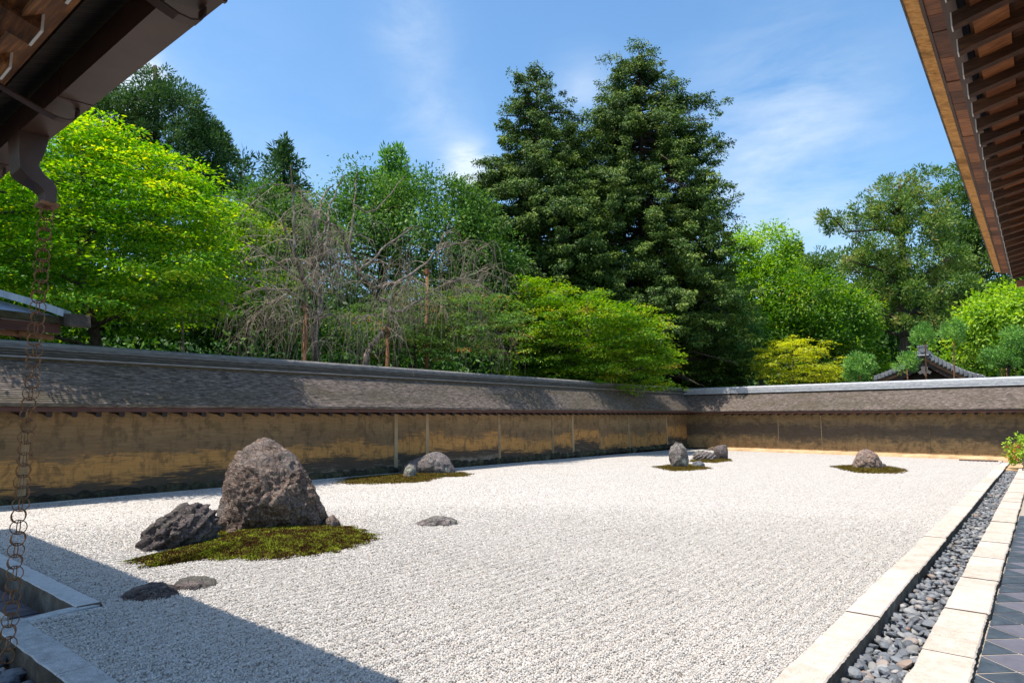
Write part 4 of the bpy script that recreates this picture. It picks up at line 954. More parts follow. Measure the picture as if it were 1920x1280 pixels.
# ------------------------------------------------------------------ wooded hill far behind
k = NT('wooded_hill', .95, .05); a = k.noise(k.pos((.5, .5, .5)), 2, 8, .75); k.col(k.ramp(a, [(.3, (.012, .03, .008)), (.6, (.04, .085, .016)), (.75, (.08, .13, .025))])).bump(a, 1, 1.5); M_HILL = k.m
V = []; Fq = []; na = 90
for i in range(na):
    a_ = math.radians(-75 + 150 * i / (na - 1)) ; dx_, dy_ = math.cos(YAW + math.pi / 2 + a_), math.sin(YAW + math.pi / 2 + a_)
    for r_, h_ in ((66, -.4), (76, 8), (90, 16), (110, 21), (160, 24), (300, -1)):
        n_ = mnoise.noise(Vector((i * .35, r_ * .05, 0))) + .5 * mnoise.noise(Vector((i * 1.3, r_ * .2, 3)))
        V.append((dx_ * r_, dy_ * r_, h_ + (1.6 * n_ if h_ > 0 else 0)))
for i in range(na - 1):
    for j in range(5): Fq.append((i * 6 + j, (i + 1) * 6 + j, (i + 1) * 6 + j + 1, i * 6 + j + 1))
hl = link('hill', np_mesh('hill', V, Fq, M_HILL, smooth=True)); tag(hl, kind='structure')
# ------------------------------------------------------------------ vegetation
def unit(a): return a / (np.linalg.norm(a, axis=-1, keepdims=True) + 1e-9)
def leaf_quads(p, d, nrm, L, Wd, fold=0.0):
    d = unit(d); s = unit(np.cross(d, nrm)); L = L[:, None]; Wd = Wd[:, None]
    up = unit(np.cross(s, d))
    a = p; b = p + d * L * .45 + s * Wd * .5 + up * L * fold; c = p + d * L; e = p + d * L * .45 - s * Wd * .5 + up * L * fold
    return np.stack([a, b, c, e], 1).reshape(-1, 3)
def leaf_obj(name, parent, V, T, mat):
    V = V - np.array(parent.location)
    return link(name, np_mesh(name, V, np.arange(len(V)).reshape(-1, 4), mat, np.repeat(T, 4)), parent)
def clump_leaves(C, Nv, rad, per, kind, Ls, Ws, rr, tb):
    """C clump centres, Nv outward direction, rad radius, per leaves each"""
    n = len(C); idx = np.repeat(np.arange(n), per); m = len(idx)
    u = unit(rr.normal(size=(m, 3))); r = rr.random(m) ** .45
    cr = rad[idx][:, None]; out = Nv[idx]
    tint = np.clip(tb[idx] + rr.normal(0, .16, m), 0, 1)
    L = Ls * rr.uniform(.65, 1.35, m); Wd = Ws * rr.uniform(.7, 1.3, m)
    if kind == 'maple':      # flat layered sprays, drooping a little at the rim
        q = u * r[:, None] * np.array([1, 1, .15]); droop = -(np.hypot(q[:, 0], q[:, 1]) ** 2) * .28
        p = C[idx] + q * cr; p[:, 2] += droop * rad[idx]
        d = unit(q * np.array([1, 1, .2]) + rr.normal(0, .45, (m, 3)) * np.array([1, 1, .35]) + out * .25 + np.array([0, 0, -.22]))
        nrm = unit(np.array([0, 0, 1.0]) + rr.normal(0, .38, (m, 3)))
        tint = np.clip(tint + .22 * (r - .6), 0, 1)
    elif kind == 'broad':
        p = C[idx] + u * r[:, None] * cr; d = unit(u * .6 + out * .5 + rr.normal(0, .5, (m, 3)) + np.array([0, 0, -.25])); nrm = unit(np.array([0, 0, .8]) + out * .5 + rr.normal(0, .55, (m, 3)))
    elif kind == 'needle':
        p = C[idx] + u * (r * .75)[:, None] * cr; d = unit(u + out * .5 + np.array([0, 0, .15]) + rr.normal(0, .3, (m, 3))); nrm = unit(rr.normal(0, 1, (m, 3)))
    else:                    # cypress: hanging fans
        q = u * r[:, None] * np.array([.75, .75, .8]); q[:, 2] = q[:, 2] * .45 - np.abs(q[:, 2]) * .75; p = C[idx] + q * cr
        d = unit(q * np.array([1.2, 1.2, .3]) + out * .45 + np.array([0, 0, -.75]) + rr.normal(0, .45, (m, 3))); nrm = unit(out * .8 + np.array([0, 0, .45]) + rr.normal(0, .5, (m, 3)))
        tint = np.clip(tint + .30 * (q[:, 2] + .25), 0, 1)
    return leaf_quads(p, d, nrm, L, Wd), tint
def to_lobe(u, v, ru, rv, dist, off=0.0):
    d = dist + off; c = atd(u, v, d); s = np.linalg.norm(c - CP) / F
    return c, ru * s, rv * s
def trunk_mesh(name, pts, r0, r1, mat, parent, n=8):
    m = MB(); k_ = len(pts); m.tube(pts, [r0 + (r1 - r0) * i / (k_ - 1) for i in range(k_)], n)
    return m.build(name, mat, parent, origin=tuple(parent.location), smooth=True)
def wob(a, b, n, amp, rr):
    a = np.array(a); b = np.array(b); L = np.linalg.norm(b - a)
    return [a + (b - a) * t + rr.normal(0, amp, 3) * L * math.sin(math.pi * t) for t in np.linspace(0, 1, n)]
def tree(name, label, base, lobes, dist, kind, mat, dens, per, crad, L, Wd, seed, group=None, tr=.18, tint=.45, tvar=.16, limbs=7, depth=1.0, trunk_to=None, low=-.55, cat='tree', bark=None, inner=.35, zsq=1.0):
    rr = np.random.default_rng(seed); b = np.array(base, float)
    root = empty(name, b, label, cat, group)
    LW = []
    for lb in lobes:
        off = lb[4] if len(lb) > 4 else rr.uniform(-.1, .1) * lb[2] * dist / F
        c, rh, rv_ = to_lobe(lb[0], lb[1], lb[2], lb[3], dist, off); LW.append((c, rh, rv_))
    CC = []; NN = []; RR_ = []
    for i, (c, rh, rv_) in enumerate(LW):
        area = 4 * math.pi * ((rh * rh + 2 * rh * rv_) / 3); n = max(8, int(area * dens))
        d = unit(rr.normal(size=(n, 3))); d = d[d[:, 2] > low]
        rad = np.where(rr.random(len(d)) < inner, rr.uniform(.35, .8, len(d)), rr.uniform(.82, 1.06, len(d)))
        lump = 1 + .26 * np.array([mnoise.noise(Vector(q * 2.6 + seed + i)) for q in d])
        p = c + d * (rad * lump)[:, None] * np.array([rh, rh * depth, rv_])
        keep = np.ones(len(p), bool)
        for j, (c2, r2, v2) in enumerate(LW):
            if j != i: keep &= (((p - c2) / np.array([r2, r2 * depth, v2])) ** 2).sum(1) > .38
        keep &= p[:, 2] > b[2] + .15
        CC.append(p[keep]); NN.append(unit(d[keep] / np.array([rh, rh, rv_]) * rh))
    CC = np.concatenate(CC); NN = np.concatenate(NN); cr = crad * rr.uniform(.6, 1.4, len(CC))
    tb = np.clip(rr.normal(tint, tvar, len(CC)), 0, 1)
    V, T_ = clump_leaves(CC, NN, cr, per, kind, L, Wd, rr, tb)
    # trunk and limbs
    top = max(LW, key=lambda q: q[0][2]); mid = np.mean([q[0] for q in LW], 0)
    tt = np.array(trunk_to) if trunk_to is not None else np.array([mid[0], mid[1], top[0][2]])
    tp = wob(b, tt, 8, .012, rr)
    trunk_mesh('trunk', tp, tr, tr * .25, bark or M_TRUNK, root)
    if limbs:
        m = MB(); sel = rr.choice(len(CC), min(limbs * 2, len(CC)), replace=False)
        for s_ in sel:
            e = CC[s_]; z0 = min(max(e[2] - .35 * np.linalg.norm(e[:2] - tt[:2]) - .2, b[2] + .3 * (tt[2] - b[2])), tt[2] * .97)
            f = (z0 - b[2]) / max(tt[2] - b[2], .1); st = b + (tt - b) * f
            q = wob(st, e, 6, .05, rr); m.tube(q, [tr * .32 * (1 - .8 * t) for t in np.linspace(0, 1, 6)], 5)
        m.build('limb', bark or M_TRUNK, root, origin=tuple(b), smooth=True, kind='stuff')
    leaf_obj('crown', root, V, T_, mat)
    global NLEAF
    NLEAF += len(T_)
    return root
NLEAF = 0
GZ = -.32
def bg_(u, dist):
    p = atd(u, 780, dist); return (p[0], p[1], GZ)

# maples and broadleaf trees behind the long wall
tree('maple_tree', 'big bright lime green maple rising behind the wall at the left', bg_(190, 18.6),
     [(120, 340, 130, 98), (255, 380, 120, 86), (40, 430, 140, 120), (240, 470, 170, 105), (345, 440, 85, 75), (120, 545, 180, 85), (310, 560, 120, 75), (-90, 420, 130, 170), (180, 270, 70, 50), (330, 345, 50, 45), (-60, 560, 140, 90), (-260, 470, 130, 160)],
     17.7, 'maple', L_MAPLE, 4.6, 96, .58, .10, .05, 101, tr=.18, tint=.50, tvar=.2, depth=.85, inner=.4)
tree('maple_tree', 'yellow green maple between the big lime maple and the bare cherry', bg_(455, 23.5),
     [(430, 500, 70, 110), (490, 570, 75, 80), (400, 590, 80, 70), (470, 440, 50, 60), (530, 620, 60, 50)], 23.5, 'maple', L_MAPLE2, 5, 70, .52, .105, .055, 102, tr=.10, tint=.5)
o = empty('maple_sapling', bg_(338, 20.0), 'thin pale trunked maple sapling standing just behind the wall below the lime maple', 'tree')
P0 = np.array(bg_(338, 20.0)); P1 = atd(341, 560, 20.0); trunk_mesh('trunk', wob(P0, P1, 8, .012, rng), .06, .03, M_TWIG, o)
rr_t = np.random.default_rng(5); cc = np.array([atd(340 + rr_t.uniform(-45, 45), 560 + rr_t.uniform(-30, 45), 20.0 + rr_t.uniform(-.8, .8)) for _ in range(26)])
V, T_ = clump_leaves(cc, unit(rr_t.normal(size=(26, 3))), np.full(26, .38), 40, 'maple', .12, .06, rr_t, np.full(26, .4)); leaf_obj('crown', o, V, T_, L_MAPLE2)
tree('broadleaf_tree', 'tall leafy green cherry filling the sky behind the bare cherry', bg_(740, 31),
     [(700, 368, 70, 44), (800, 366, 62, 42), (852, 388, 42, 46), (625, 415, 70, 45), (740, 440, 140, 65), (560, 425, 65, 50), (840, 470, 90, 75), (490, 400, 55, 50), (900, 500, 70, 70), (640, 480, 110, 70), (500, 470, 70, 60), (560, 560, 90, 60), (680, 570, 100, 60), (800, 560, 90, 60)], 31, 'broad', L_BROAD, 2.4, 66, .62, .17, .085, 103, tr=.25, tint=.45, limbs=10)
tree('broadleaf_tree', 'rounded green tree in front of the left tall cypress', bg_(905, 29), [(900, 420, 40, 50), (920, 480, 60, 45), (880, 540, 80, 55)], 31, 'broad', L_BROAD, 2.4, 44, .5, .16, .08, 104, tr=.14, tint=.42)
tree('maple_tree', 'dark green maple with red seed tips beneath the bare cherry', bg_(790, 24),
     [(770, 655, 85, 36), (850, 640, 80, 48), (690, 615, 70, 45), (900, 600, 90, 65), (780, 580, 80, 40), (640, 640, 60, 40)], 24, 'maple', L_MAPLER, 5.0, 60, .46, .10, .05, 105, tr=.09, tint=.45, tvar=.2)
tree('maple_tree', 'broad yellow green maple hanging over the wall near its far corner', bg_(1115, 31.5),
     [(1005, 560, 58, 42), (1080, 600, 105, 50), (1175, 612, 75, 42), (1040, 652, 85, 55), (1160, 668, 95, 50), (1222, 680, 45, 45), (965, 690, 45, 30), (1185, 722, 28, 16), (1090, 700, 70, 28), (1240, 720, 26, 22), (970, 620, 40, 50)],
     30.2, 'maple', L_MAPLE2, 3.4, 90, .66, .125, .066, 106, tr=.16, tint=.47, tvar=.18, low=-.75)
tree('broadleaf_tree', 'dark green tree mass standing behind the big lime maple', bg_(180, 27), [(30, 420, 140, 90), (190, 430, 130, 100), (330, 440, 100, 80), (90, 560, 170, 80), (290, 570, 140, 75), (-120, 470, 150, 140), (420, 560, 80, 70)], 26.5, 'broad', L_BROADD, 2.0, 70, .7, .20, .10, 107, tr=.25, tint=.42)
# conifers at the upper left
def conifer(name, label, u, dist, prof, kind, mat, seed, droop=.25, dens=1.0, per=40, crad=.6, L=.4, Wd=.1, tint=.4, group=None, tr=.3, gap=.0, extra=(), levels=1.0):
    """prof: list of (v, left half width px, right half width px) from the top down"""
    rr = np.random.default_rng(seed); b = np.array(bg_(u, dist)); root = empty(name, b, label, 'tree', group)
    sc = dist / F * 1.03; ztop = atd(u, prof[0][0], dist)[2]
    zs = [atd(u, p[0], dist)[2] for p in prof]; wl_ = [p[1] * sc for p in prof]; wr_ = [p[2] * sc for p in prof]
    zb = zs[-1]
    CC = []; NN = []; m = MB()
    hd = np.array([b[0], b[1], 0]); hd = hd / np.linalg.norm(hd); ax = np.array([hd[1], -hd[0], 0])
    z = ztop - .1; k_ = 0
    while z > zb:
        wl0 = np.interp(-z, [-q for q in zs], wl_); wr0 = np.interp(-z, [-q for q in zs], wr_)
        nb = max(3, int((wl0 + wr0) * 1.5 * dens + 2))
        for _ in range(nb):
            a = rr.uniform(0, 6.283); ca, sa = math.cos(a), math.sin(a)
            w = (wr0 if ca > 0 else wl0) * abs(ca) + .5 * (wl0 + wr0) * abs(sa)
            Lb = w * rr.choice((.6, .8, .92, 1.0, 1.05, 1.12)) * .95; dirv = ax * ca + hd * sa
            n = max(2, int(Lb / (crad * 1.05)))
            f0 = .42 if Lb > 2 else (.25 if Lb > 1.2 else .1)
            sag = rr.uniform(.3, 1.8) * droop; z0_ = z; z = z0_ + rr.normal(0, .55) * min(1, Lb / 2)
            for j in range(n):
                f = f0 + (1 - f0) * (j + rr.uniform(.2, .9)) / n
                p = np.array([b[0], b[1], z]) + dirv * Lb * f + np.array([0, 0, -sag * (Lb * f) * f + rr.normal(0, .15)]) + rr.normal(0, .22, 3) * crad
                CC.append(p); NN.append(dirv * .8 + np.array([0, 0, .35]))
            if rr.random() < .35 and Lb > .8:
                m.tube([np.array([b[0], b[1], z]), np.array([b[0], b[1], z]) + dirv * Lb * .5 + np.array([0, 0, -sag * Lb * .25]), np.array([b[0], b[1], z]) + dirv * Lb * .9 + np.array([0, 0, -sag * Lb * .8])], [.07, .045, .015], 5)
            z = z0_
        z -= crad * rr.uniform(.55, 1.0) / levels; k_ += 1
    for (eu, ev, er_, en_) in extra:
        for _ in range(en_):
            CC.append(atd(eu + rr.normal(0, er_ * .5), ev + rr.normal(0, er_ * .35), dist + rr.normal(0, er_ * sc * .4))); NN.append(unit(rr.normal(size=3)))
    CC = np.array(CC); NN = unit(np.array(NN)); court = (CC[:, 0] > -16.2) & (CC[:, 1] < 35) & (CC[:, 2] < 5.5); CC, NN = CC[~court], NN[~court]; cr = crad * rr.uniform(.6, 1.3, len(CC)); tb = np.clip(rr.normal(tint, .17, len(CC)), 0, 1)
    if gap:
        keep = np.array([mnoise.noise(Vector(q * .62 + seed)) + .35 * rr.normal() * .4 for q in CC]) > gap - .42; CC, NN, cr, tb = CC[keep], NN[keep], cr[keep], tb[keep]
    V, T_ = clump_leaves(CC, NN, cr, per, kind, L, Wd, rr, tb)
    trunk_mesh('trunk', wob(b, (b[0], b[1], ztop - .3), 10, .004, rr), tr, .04, M_TRUNK, root)
    if m.v: m.build('limb', M_TRUNK, root, origin=tuple(b), kind='stuff')
    leaf_obj('crown', root, V, T_, mat)
    global NLEAF
    NLEAF += len(T_); return root
tree('cedar_tree', 'tall dark cedar behind the lime maple at the upper left', bg_(285, 36), [(290, 160, 26, 34), (270, 215, 55, 42), (330, 235, 60, 50), (215, 220, 48, 42), (365, 285, 52, 50), (398, 290, 36, 36), (300, 300, 85, 60), (190, 275, 55, 55), (385, 335, 45, 35)],
     36, 'needle', L_CEDAR, 1.9, 130, .66, .20, .06, 111, tr=.4, tint=.42, trunk_to=atd(291, 124, 36), inner=.25)
conifer('conifer_tree', 'small spiky dark conifer left of the bare cherry top', 512, 46, [(266, 2, 2), (290, 16, 16), (310, 24, 24), (340, 34, 34), (400, 45, 45), (470, 50, 50)], 'needle', L_CEDAR, 112, per=30, crad=.5, L=.4, Wd=.11, tint=.35, dens=1.1)
tree('broadleaf_tree', 'low dark rounded tree below the tall cedar at the upper left', bg_(440, 44), [(430, 335, 36, 24), (475, 330, 40, 28), (450, 380, 70, 40)], 44, 'needle', L_CEDAR, 1.0, 34, .6, .36, .1, 113, tint=.3, tr=.2)
conifer('conifer_tree', 'left of two thin conifer tips poking above the leafy cherry', 713, 38, [(286, 1, 1), (300, 9, 9), (320, 14, 14), (380, 24, 24), (450, 30, 30)], 'needle', L_PINE, 114, per=20, crad=.4, L=.34, Wd=.1, tint=.4)
conifer('conifer_tree', 'right and taller of two thin conifer tips poking above the leafy cherry', 740, 38, [(282, 1, 1), (298, 10, 10), (325, 16, 16), (380, 24, 24), (450, 30, 30)], 'needle', L_PINE, 115, per=20, crad=.4, L=.34, Wd=.1, tint=.4)
# the two tall cypresses
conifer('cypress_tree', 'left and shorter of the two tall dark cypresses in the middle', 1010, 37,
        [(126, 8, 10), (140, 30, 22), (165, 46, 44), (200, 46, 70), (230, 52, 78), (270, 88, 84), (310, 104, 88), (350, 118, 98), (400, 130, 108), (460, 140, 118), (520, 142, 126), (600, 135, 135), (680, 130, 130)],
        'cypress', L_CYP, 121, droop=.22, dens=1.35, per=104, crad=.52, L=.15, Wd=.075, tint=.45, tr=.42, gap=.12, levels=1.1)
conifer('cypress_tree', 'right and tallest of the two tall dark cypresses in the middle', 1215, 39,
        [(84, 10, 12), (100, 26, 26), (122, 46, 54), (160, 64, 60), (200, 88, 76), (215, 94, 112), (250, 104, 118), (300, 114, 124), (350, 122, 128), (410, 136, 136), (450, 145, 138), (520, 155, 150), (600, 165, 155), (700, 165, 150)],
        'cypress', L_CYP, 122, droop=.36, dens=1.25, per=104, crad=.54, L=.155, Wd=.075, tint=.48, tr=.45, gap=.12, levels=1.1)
tree('broadleaf_shrub', 'glossy dark green evergreen filling the wall corner below the cypress', bg_(1335, 41), [(1325, 660, 75, 55), (1370, 690, 50, 36), (1300, 690, 45, 36), (1380, 620, 50, 50), (1330, 600, 60, 40)], 41, 'broad', L_BROADD, 2.2, 44, .5, .18, .075, 123, tint=.45, tr=.12, cat='shrub')
# right hand woods
tree('broadleaf_tree', 'bright light green tree right of the tallest cypress', bg_(1425, 48), [(1400, 490, 45, 45), (1430, 480, 48, 45), (1455, 520, 42, 45), (1420, 560, 65, 60), (1380, 560, 40, 60), (1470, 580, 45, 50)], 48, 'broad', L_LIGHT, 1.8, 80, .72, .22, .12, 131, tint=.5, tr=.22, inner=.2)
tree('broadleaf_tree', 'mid green spreading tree in the middle of the right hand woods', bg_(1530, 47), [(1520, 570, 70, 50), (1570, 600, 62, 46), (1500, 630, 75, 45), (1560, 645, 60, 35), (1450, 640, 60, 50)], 46, 'broad', L_MAPLE2, 1.9, 80, .7, .21, .11, 132, tint=.36, tr=.2)
tree('broadleaf_tree', 'dull green tree behind the woods left of the big cryptomeria', bg_(1570, 58), [(1560, 510, 55, 34), (1610, 520, 60, 40), (1520, 520, 40, 28), (1650, 560, 60, 50), (1480, 520, 30, 25)], 58, 'needle', L_SUGI, 1.1, 95, .85, .28, .10, 133, tint=.4, tr=.25)
conifer('conifer_tree', 'small pointed conifer tip on the right hand skyline', 1511, 70, [(456, 1, 1), (470, 8, 8), (490, 15, 15), (520, 24, 24), (580, 36, 36)], 'needle', L_CEDAR, 134, per=26, crad=.5, L=.4, Wd=.12, tint=.45)
tree('cryptomeria_tree', 'big cryptomeria with one long bare ended branch reaching left', bg_(1692, 52),
     [(1690, 352, 30, 16), (1668, 378, 44, 18), (1712, 372, 34, 16), (1735, 333, 20, 10), (1700, 402, 62, 17), (1590, 418, 34, 12), (1556, 408, 14, 8), (1628, 410, 30, 12), (1650, 432, 42, 15), (1730, 432, 55, 16), (1690, 462, 66, 16), (1640, 492, 52, 15), (1745, 490, 62, 17), (1685, 522, 60, 15), (1628, 548, 50, 15), (1742, 548, 66, 16), (1680, 580, 70, 16), (1625, 600, 45, 14), (1750, 605, 60, 16)],
     52, 'needle', L_SUGI, 1.25, 84, .56, .23, .08, 135, tr=.45, tint=.60, trunk_to=atd(1686, 345, 52), inner=.1, limbs=20)
tree('cryptomeria_tree', 'darker cryptomeria half hidden by the right eave', bg_(1832, 58), [(1812, 330, 20, 20), (1808, 362, 34, 18), (1830, 392, 46, 18), (1795, 420, 36, 15), (1850, 440, 50, 18), (1800, 470, 48, 16), (1845, 500, 60, 18), (1790, 525, 48, 16), (1860, 560, 60, 18), (1800, 585, 60, 17), (1870, 610, 60, 18), (1920, 560, 40, 40)], 58, 'needle', L_SUGI, 1.2, 90, .8, .28, .10, 136, tr=.5, tint=.36, trunk_to=atd(1825, 330, 58), inner=.2, limbs=12)
tree('broadleaf_tree', 'bright yellow green rounded tree at the right edge below the eave', bg_(1880, 43), [(1868, 600, 52, 38), (1905, 590, 50, 36), (1850, 635, 40, 35), (1900, 640, 60, 45), (1960, 610, 60, 60)], 43, 'broad', L_LIGHT, 2.4, 80, .6, .21, .11, 137, tint=.58, tr=.2)
tree('broadleaf_shrub', 'light green bushes right of the small tiled gate roof', bg_(1800, 47), [(1790, 680, 60, 28), (1830, 690, 40, 24), (1770, 650, 30, 24), (1650, 690, 30, 20)], 47, 'broad', L_LIGHT, 1.2, 30, .55, .26, .13, 138, tint=.36, tr=.1, cat='shrub')
tree('maple_tree', 'yellow leaved maple standing just behind the silver ridge of the end wall', bg_(1490, 37), [(1490, 672, 66, 36), (1445, 705, 34, 18), (1540, 700, 42, 24), (1500, 705, 60, 22), (1465, 655, 30, 18)], 37, 'maple', L_YELLOW, 4.0, 44, .42, .125, .065, 139, tint=.45, tr=.08)
# topiary pines behind the end wall
def pine(name, label, u, vt, vb, crowns, dist, seed, group='topiary pines on thin stems behind the end wall', stems=None):
    rr = np.random.default_rng(seed); b = np.array(bg_(u, dist)); root = empty(name, b, label, 'pine', group)
    for su in (stems or [u]): trunk_mesh('trunk', wob(bg_(su, dist), atd(su, vt, dist), 5, .006, rr), .045, .03, M_POST, root, 6)
    CC = []; NN = []
    for (cu, cv, ru, rv_) in crowns:
        c, rh, r2 = to_lobe(cu, cv, ru, rv_, dist); n = int(40 * (ru * rv_) / 400)
        d = unit(rr.normal(size=(n, 3))); d = d[d[:, 2] > -.7]; CC.append(c + d * np.array([rh, rh, r2]) * rr.uniform(.5, 1.0, len(d))[:, None]); NN.append(d)
    CC = np.concatenate(CC); NN = np.concatenate(NN)
    V, T_ = clump_leaves(CC, NN, rr.uniform(.16, .34, len(CC)), 60, 'needle', .12, .04, rr, np.clip(rr.normal(.5, .15, len(CC)), 0, 1)); leaf_obj('crown', root, V, T_, L_PINE)
pine('topiary_pine', 'round headed pine whose stem crosses the gate roof ridge', 1735, 640, 712, [(1731, 626, 18, 17), (1722, 636, 9, 6)], 35.5, 141)
pine('topiary_pine', 'round headed pine on a bare stem right of the gate roof ridge', 1788, 640, 712, [(1786, 621, 18, 16), (1796, 632, 8, 6)], 35.5, 142)
pine('topiary_pine', 'low pine head covering the left slope of the gate roof', 1701, 690, 712, [(1698, 682, 18, 17), (1708, 674, 8, 7)], 35.2, 143)
pine('topiary_pine', 'wide two tiered pine on three stems at the right edge', 1886, 690, 712, [(1880, 668, 27, 20), (1905, 642, 20, 22), (1915, 670, 16, 18)], 36, 144, stems=[1878, 1887, 1904])
pine('topiary_pine', 'low bushy pine beside the yellow maple behind the end wall', 1612, 700, 715, [(1612, 687, 25, 22), (1605, 706, 20, 10)], 35.6, 145)
# shrub with red tips at the right edge of the court
tree('red_tipped_shrub', 'bright green shrub with red new leaves at the end of the path', gnd(1918, 882), [(1922, 850, 20, 24), (1914, 862, 13, 15), (1930, 870, 24, 16)], 27.2, 'broad', L_LIGHT, 22, 18, .13, .10, .055, 146, tint=.6, tr=.02, limbs=5, cat='shrub')
rr_t = np.random.default_rng(9); cc = np.array([atd(1897 + rr_t.uniform(-8, 12), 842 + rr_t.uniform(-14, 16), 27.1 + rr_t.uniform(-.3, .3)) for _ in range(14)])
L_RED = mat_leaf('red_new_leaf', (.30, .06, .03), (.45, .10, .05), (.5, .22, .06), .3)
V, T_ = clump_leaves(cc, unit(rr_t.normal(size=(14, 3))), np.full(14, .09), 7, 'broad', .09, .05, rr_t, np.full(14, .5))
leaf_obj('red_leaves', bpy.data.objects['red_tipped_shrub'], V, T_, L_RED)

# undergrowth and far woods: dark masses nobody could count
def mass(name, label, spots, mat, per, crad, L, Wd, seed, tint=.35):
    rr = np.random.default_rng(seed); C_ = np.array(spots); nn = unit(rr.normal(size=C_.shape) + np.array([0, 0, .5]))
    V, T_ = clump_leaves(C_, nn, crad * rr.uniform(.7, 1.3, len(C_)), per, 'broad', L, Wd, rr, np.clip(rr.normal(tint, .2, len(C_)), 0, 1))
    o = link(name, np_mesh(name, V, np.arange(len(V)).reshape(-1, 4), mat, np.repeat(T_, 4))); tag(o, label, 'undergrowth', kind='stuff')
    global NLEAF
    NLEAF += len(T_)
rr_t = np.random.default_rng(21)
sp_ = [(-18.6 - rr_t.random() ** 1.3 * 9, rr_t.uniform(-8, 46), GZ + rr_t.random() * rr_t.uniform(2.5, 6.5)) for _ in range(2600)]
mass('undergrowth', 'dark undergrowth and shrubs behind the long wall', sp_, L_UNDER, 54, .75, .24, .12, 151)
sp_ = []
for _ in range(1500):
    u = rr_t.uniform(1240, 2050); d_ = rr_t.uniform(54, 74); p = atd(u, 780, d_); sp_.append((p[0], p[1], GZ + rr_t.random() ** .8 * rr_t.uniform(4, 11.0)))
mass('undergrowth', 'dark woodland undergrowth far behind the end wall', sp_, L_UNDER, 40, 1.2, .55, .26, 152, .42)
sp_ = []
for _ in range(1100):
    u = rr_t.uniform(-420, 1260); d_ = rr_t.uniform(40, 58); p = atd(u, 780, d_); sp_.append((p[0], p[1], GZ + rr_t.random() ** .8 * rr_t.uniform(4, 10.5)))
mass('undergrowth', 'dark woods beyond the trees behind the long wall', sp_, L_UNDER, 40, 1.2, .55, .26, 153, .4)

# ------------------------------------------------------------------ bare weeping cherry and its props
ch = empty('weeping_cherry', onx(640, 780, -17.2) * np.array([1, 1, 0]) + np.array([0, 0, GZ]), 'bare weeping cherry with grey drooping branches on props behind the wall', 'tree')
XC = -17.2
rc_ = np.random.default_rng(77)
limbs = [
 ([(600, 760), (592, 690), (592, 620), (600, 560), (588, 500), (583, 440), (592, 395)], .15, .05, 0),
 ([(592, 570), (562, 505), (546, 456), (533, 420), (527, 393)], .07, .03, .4),
 ([(575, 535), (553, 470), (552, 402), (547, 350), (545, 312)], .065, .022, -.5),
 ([(688, 700), (690, 655), (716, 628), (733, 598), (736, 580)], .13, .10, .3),
 ([(733, 585), (728, 570), (706, 553), (690, 528), (668, 508), (664, 490), (650, 468), (639, 434), (600, 412), (562, 402)], .10, .03, .1),
 ([(653, 472), (659, 440), (664, 384), (668, 340), (671, 322)], .06, .02, .6),
 ([(600, 490), (606, 441), (616, 402), (630, 359), (646, 328)], .06, .02, -.4),
 ([(574, 450), (594, 420), (601, 377), (612, 360), (624, 346)], .06, .025, .5),
 ([(736, 585), (748, 583), (777, 569), (817, 542), (850, 527), (880, 517), (915, 500)], .075, .025, -.3),
 ([(735, 578), (738, 555), (757, 538), (775, 520)], .05, .02, .2),
 ([(668, 508), (692, 495), (722, 462), (757, 438), (780, 424), (800, 440)], .06, .02, .3),
 ([(700, 540), (740, 530), (788, 503), (819, 470), (832, 440), (842, 418)], .065, .02, -.5),
 ([(819, 470), (850, 458), (880, 456), (905, 475), (930, 505)], .04, .015, -.6),
 ([(600, 560), (560, 520), (510, 486), (457, 456), (432, 432)], .05, .015, -.2),
 ([(592, 590), (545, 547), (500, 541), (472, 537), (424, 522)], .045, .012, -.6),
 ([(592, 600), (560, 565), (530, 560), (500, 570)], .05, .02, .4),
 ([(640, 610), (620, 590), (600, 600), (580, 640)], .05, .02, -.3),
 ([(664, 384), (690, 400), (720, 380), (745, 345), (760, 330)], .04, .015, .3),
 ([(601, 412), (560, 360), (520, 345), (490, 350)], .035, .012, .4),
 ([(850, 527), (870, 540), (890, 560), (905, 600), (925, 640)], .03, .01, -.5),
 ([(777, 569), (800, 590), (830, 600), (870, 590), (920, 625)], .03, .01, .5),
 ([(733, 598), (700, 590), (660, 600), (630, 640), (615, 660)], .04, .012, -.5)]
mT = MB(); starts = []
for (px, r0, r1, off) in limbs:
    ctrl = [onx(u, v, XC - off * (1 + .3 * i) * .7 - .2 * math.sin(i * 1.7 + r0 * 50)) for i, (u, v) in enumerate(px)]
    pts = []
    for i in range(len(ctrl) - 1):
        p0, p1, p2, p3 = ctrl[max(i - 1, 0)], ctrl[i], ctrl[i + 1], ctrl[min(i + 2, len(ctrl) - 1)]
        for t in (0, .25, .5, .75): pts.append(.5 * ((2 * p1) + (-p0 + p2) * t + (2 * p0 - 5 * p1 + 4 * p2 - p3) * t * t + (-p0 + 3 * p1 - 3 * p2 + p3) * t ** 3) + rc_.normal(0, .022, 3))
    pts.append(ctrl[-1]); k_ = len(pts)
    mT.tube(pts, [.8 * (r0 + (r1 - r0) * i / (k_ - 1)) for i in range(k_)], 7)
    for i, p in enumerate(pts):
        if r0 + (r1 - r0) * i / (k_ - 1) < .085: starts.append((p, unit(pts[min(i + 1, k_ - 1)] - pts[max(i - 1, 0)])))
trk = MB(); mT.build('branch', M_CHERRY, ch, origin=tuple(ch.location), smooth=True)
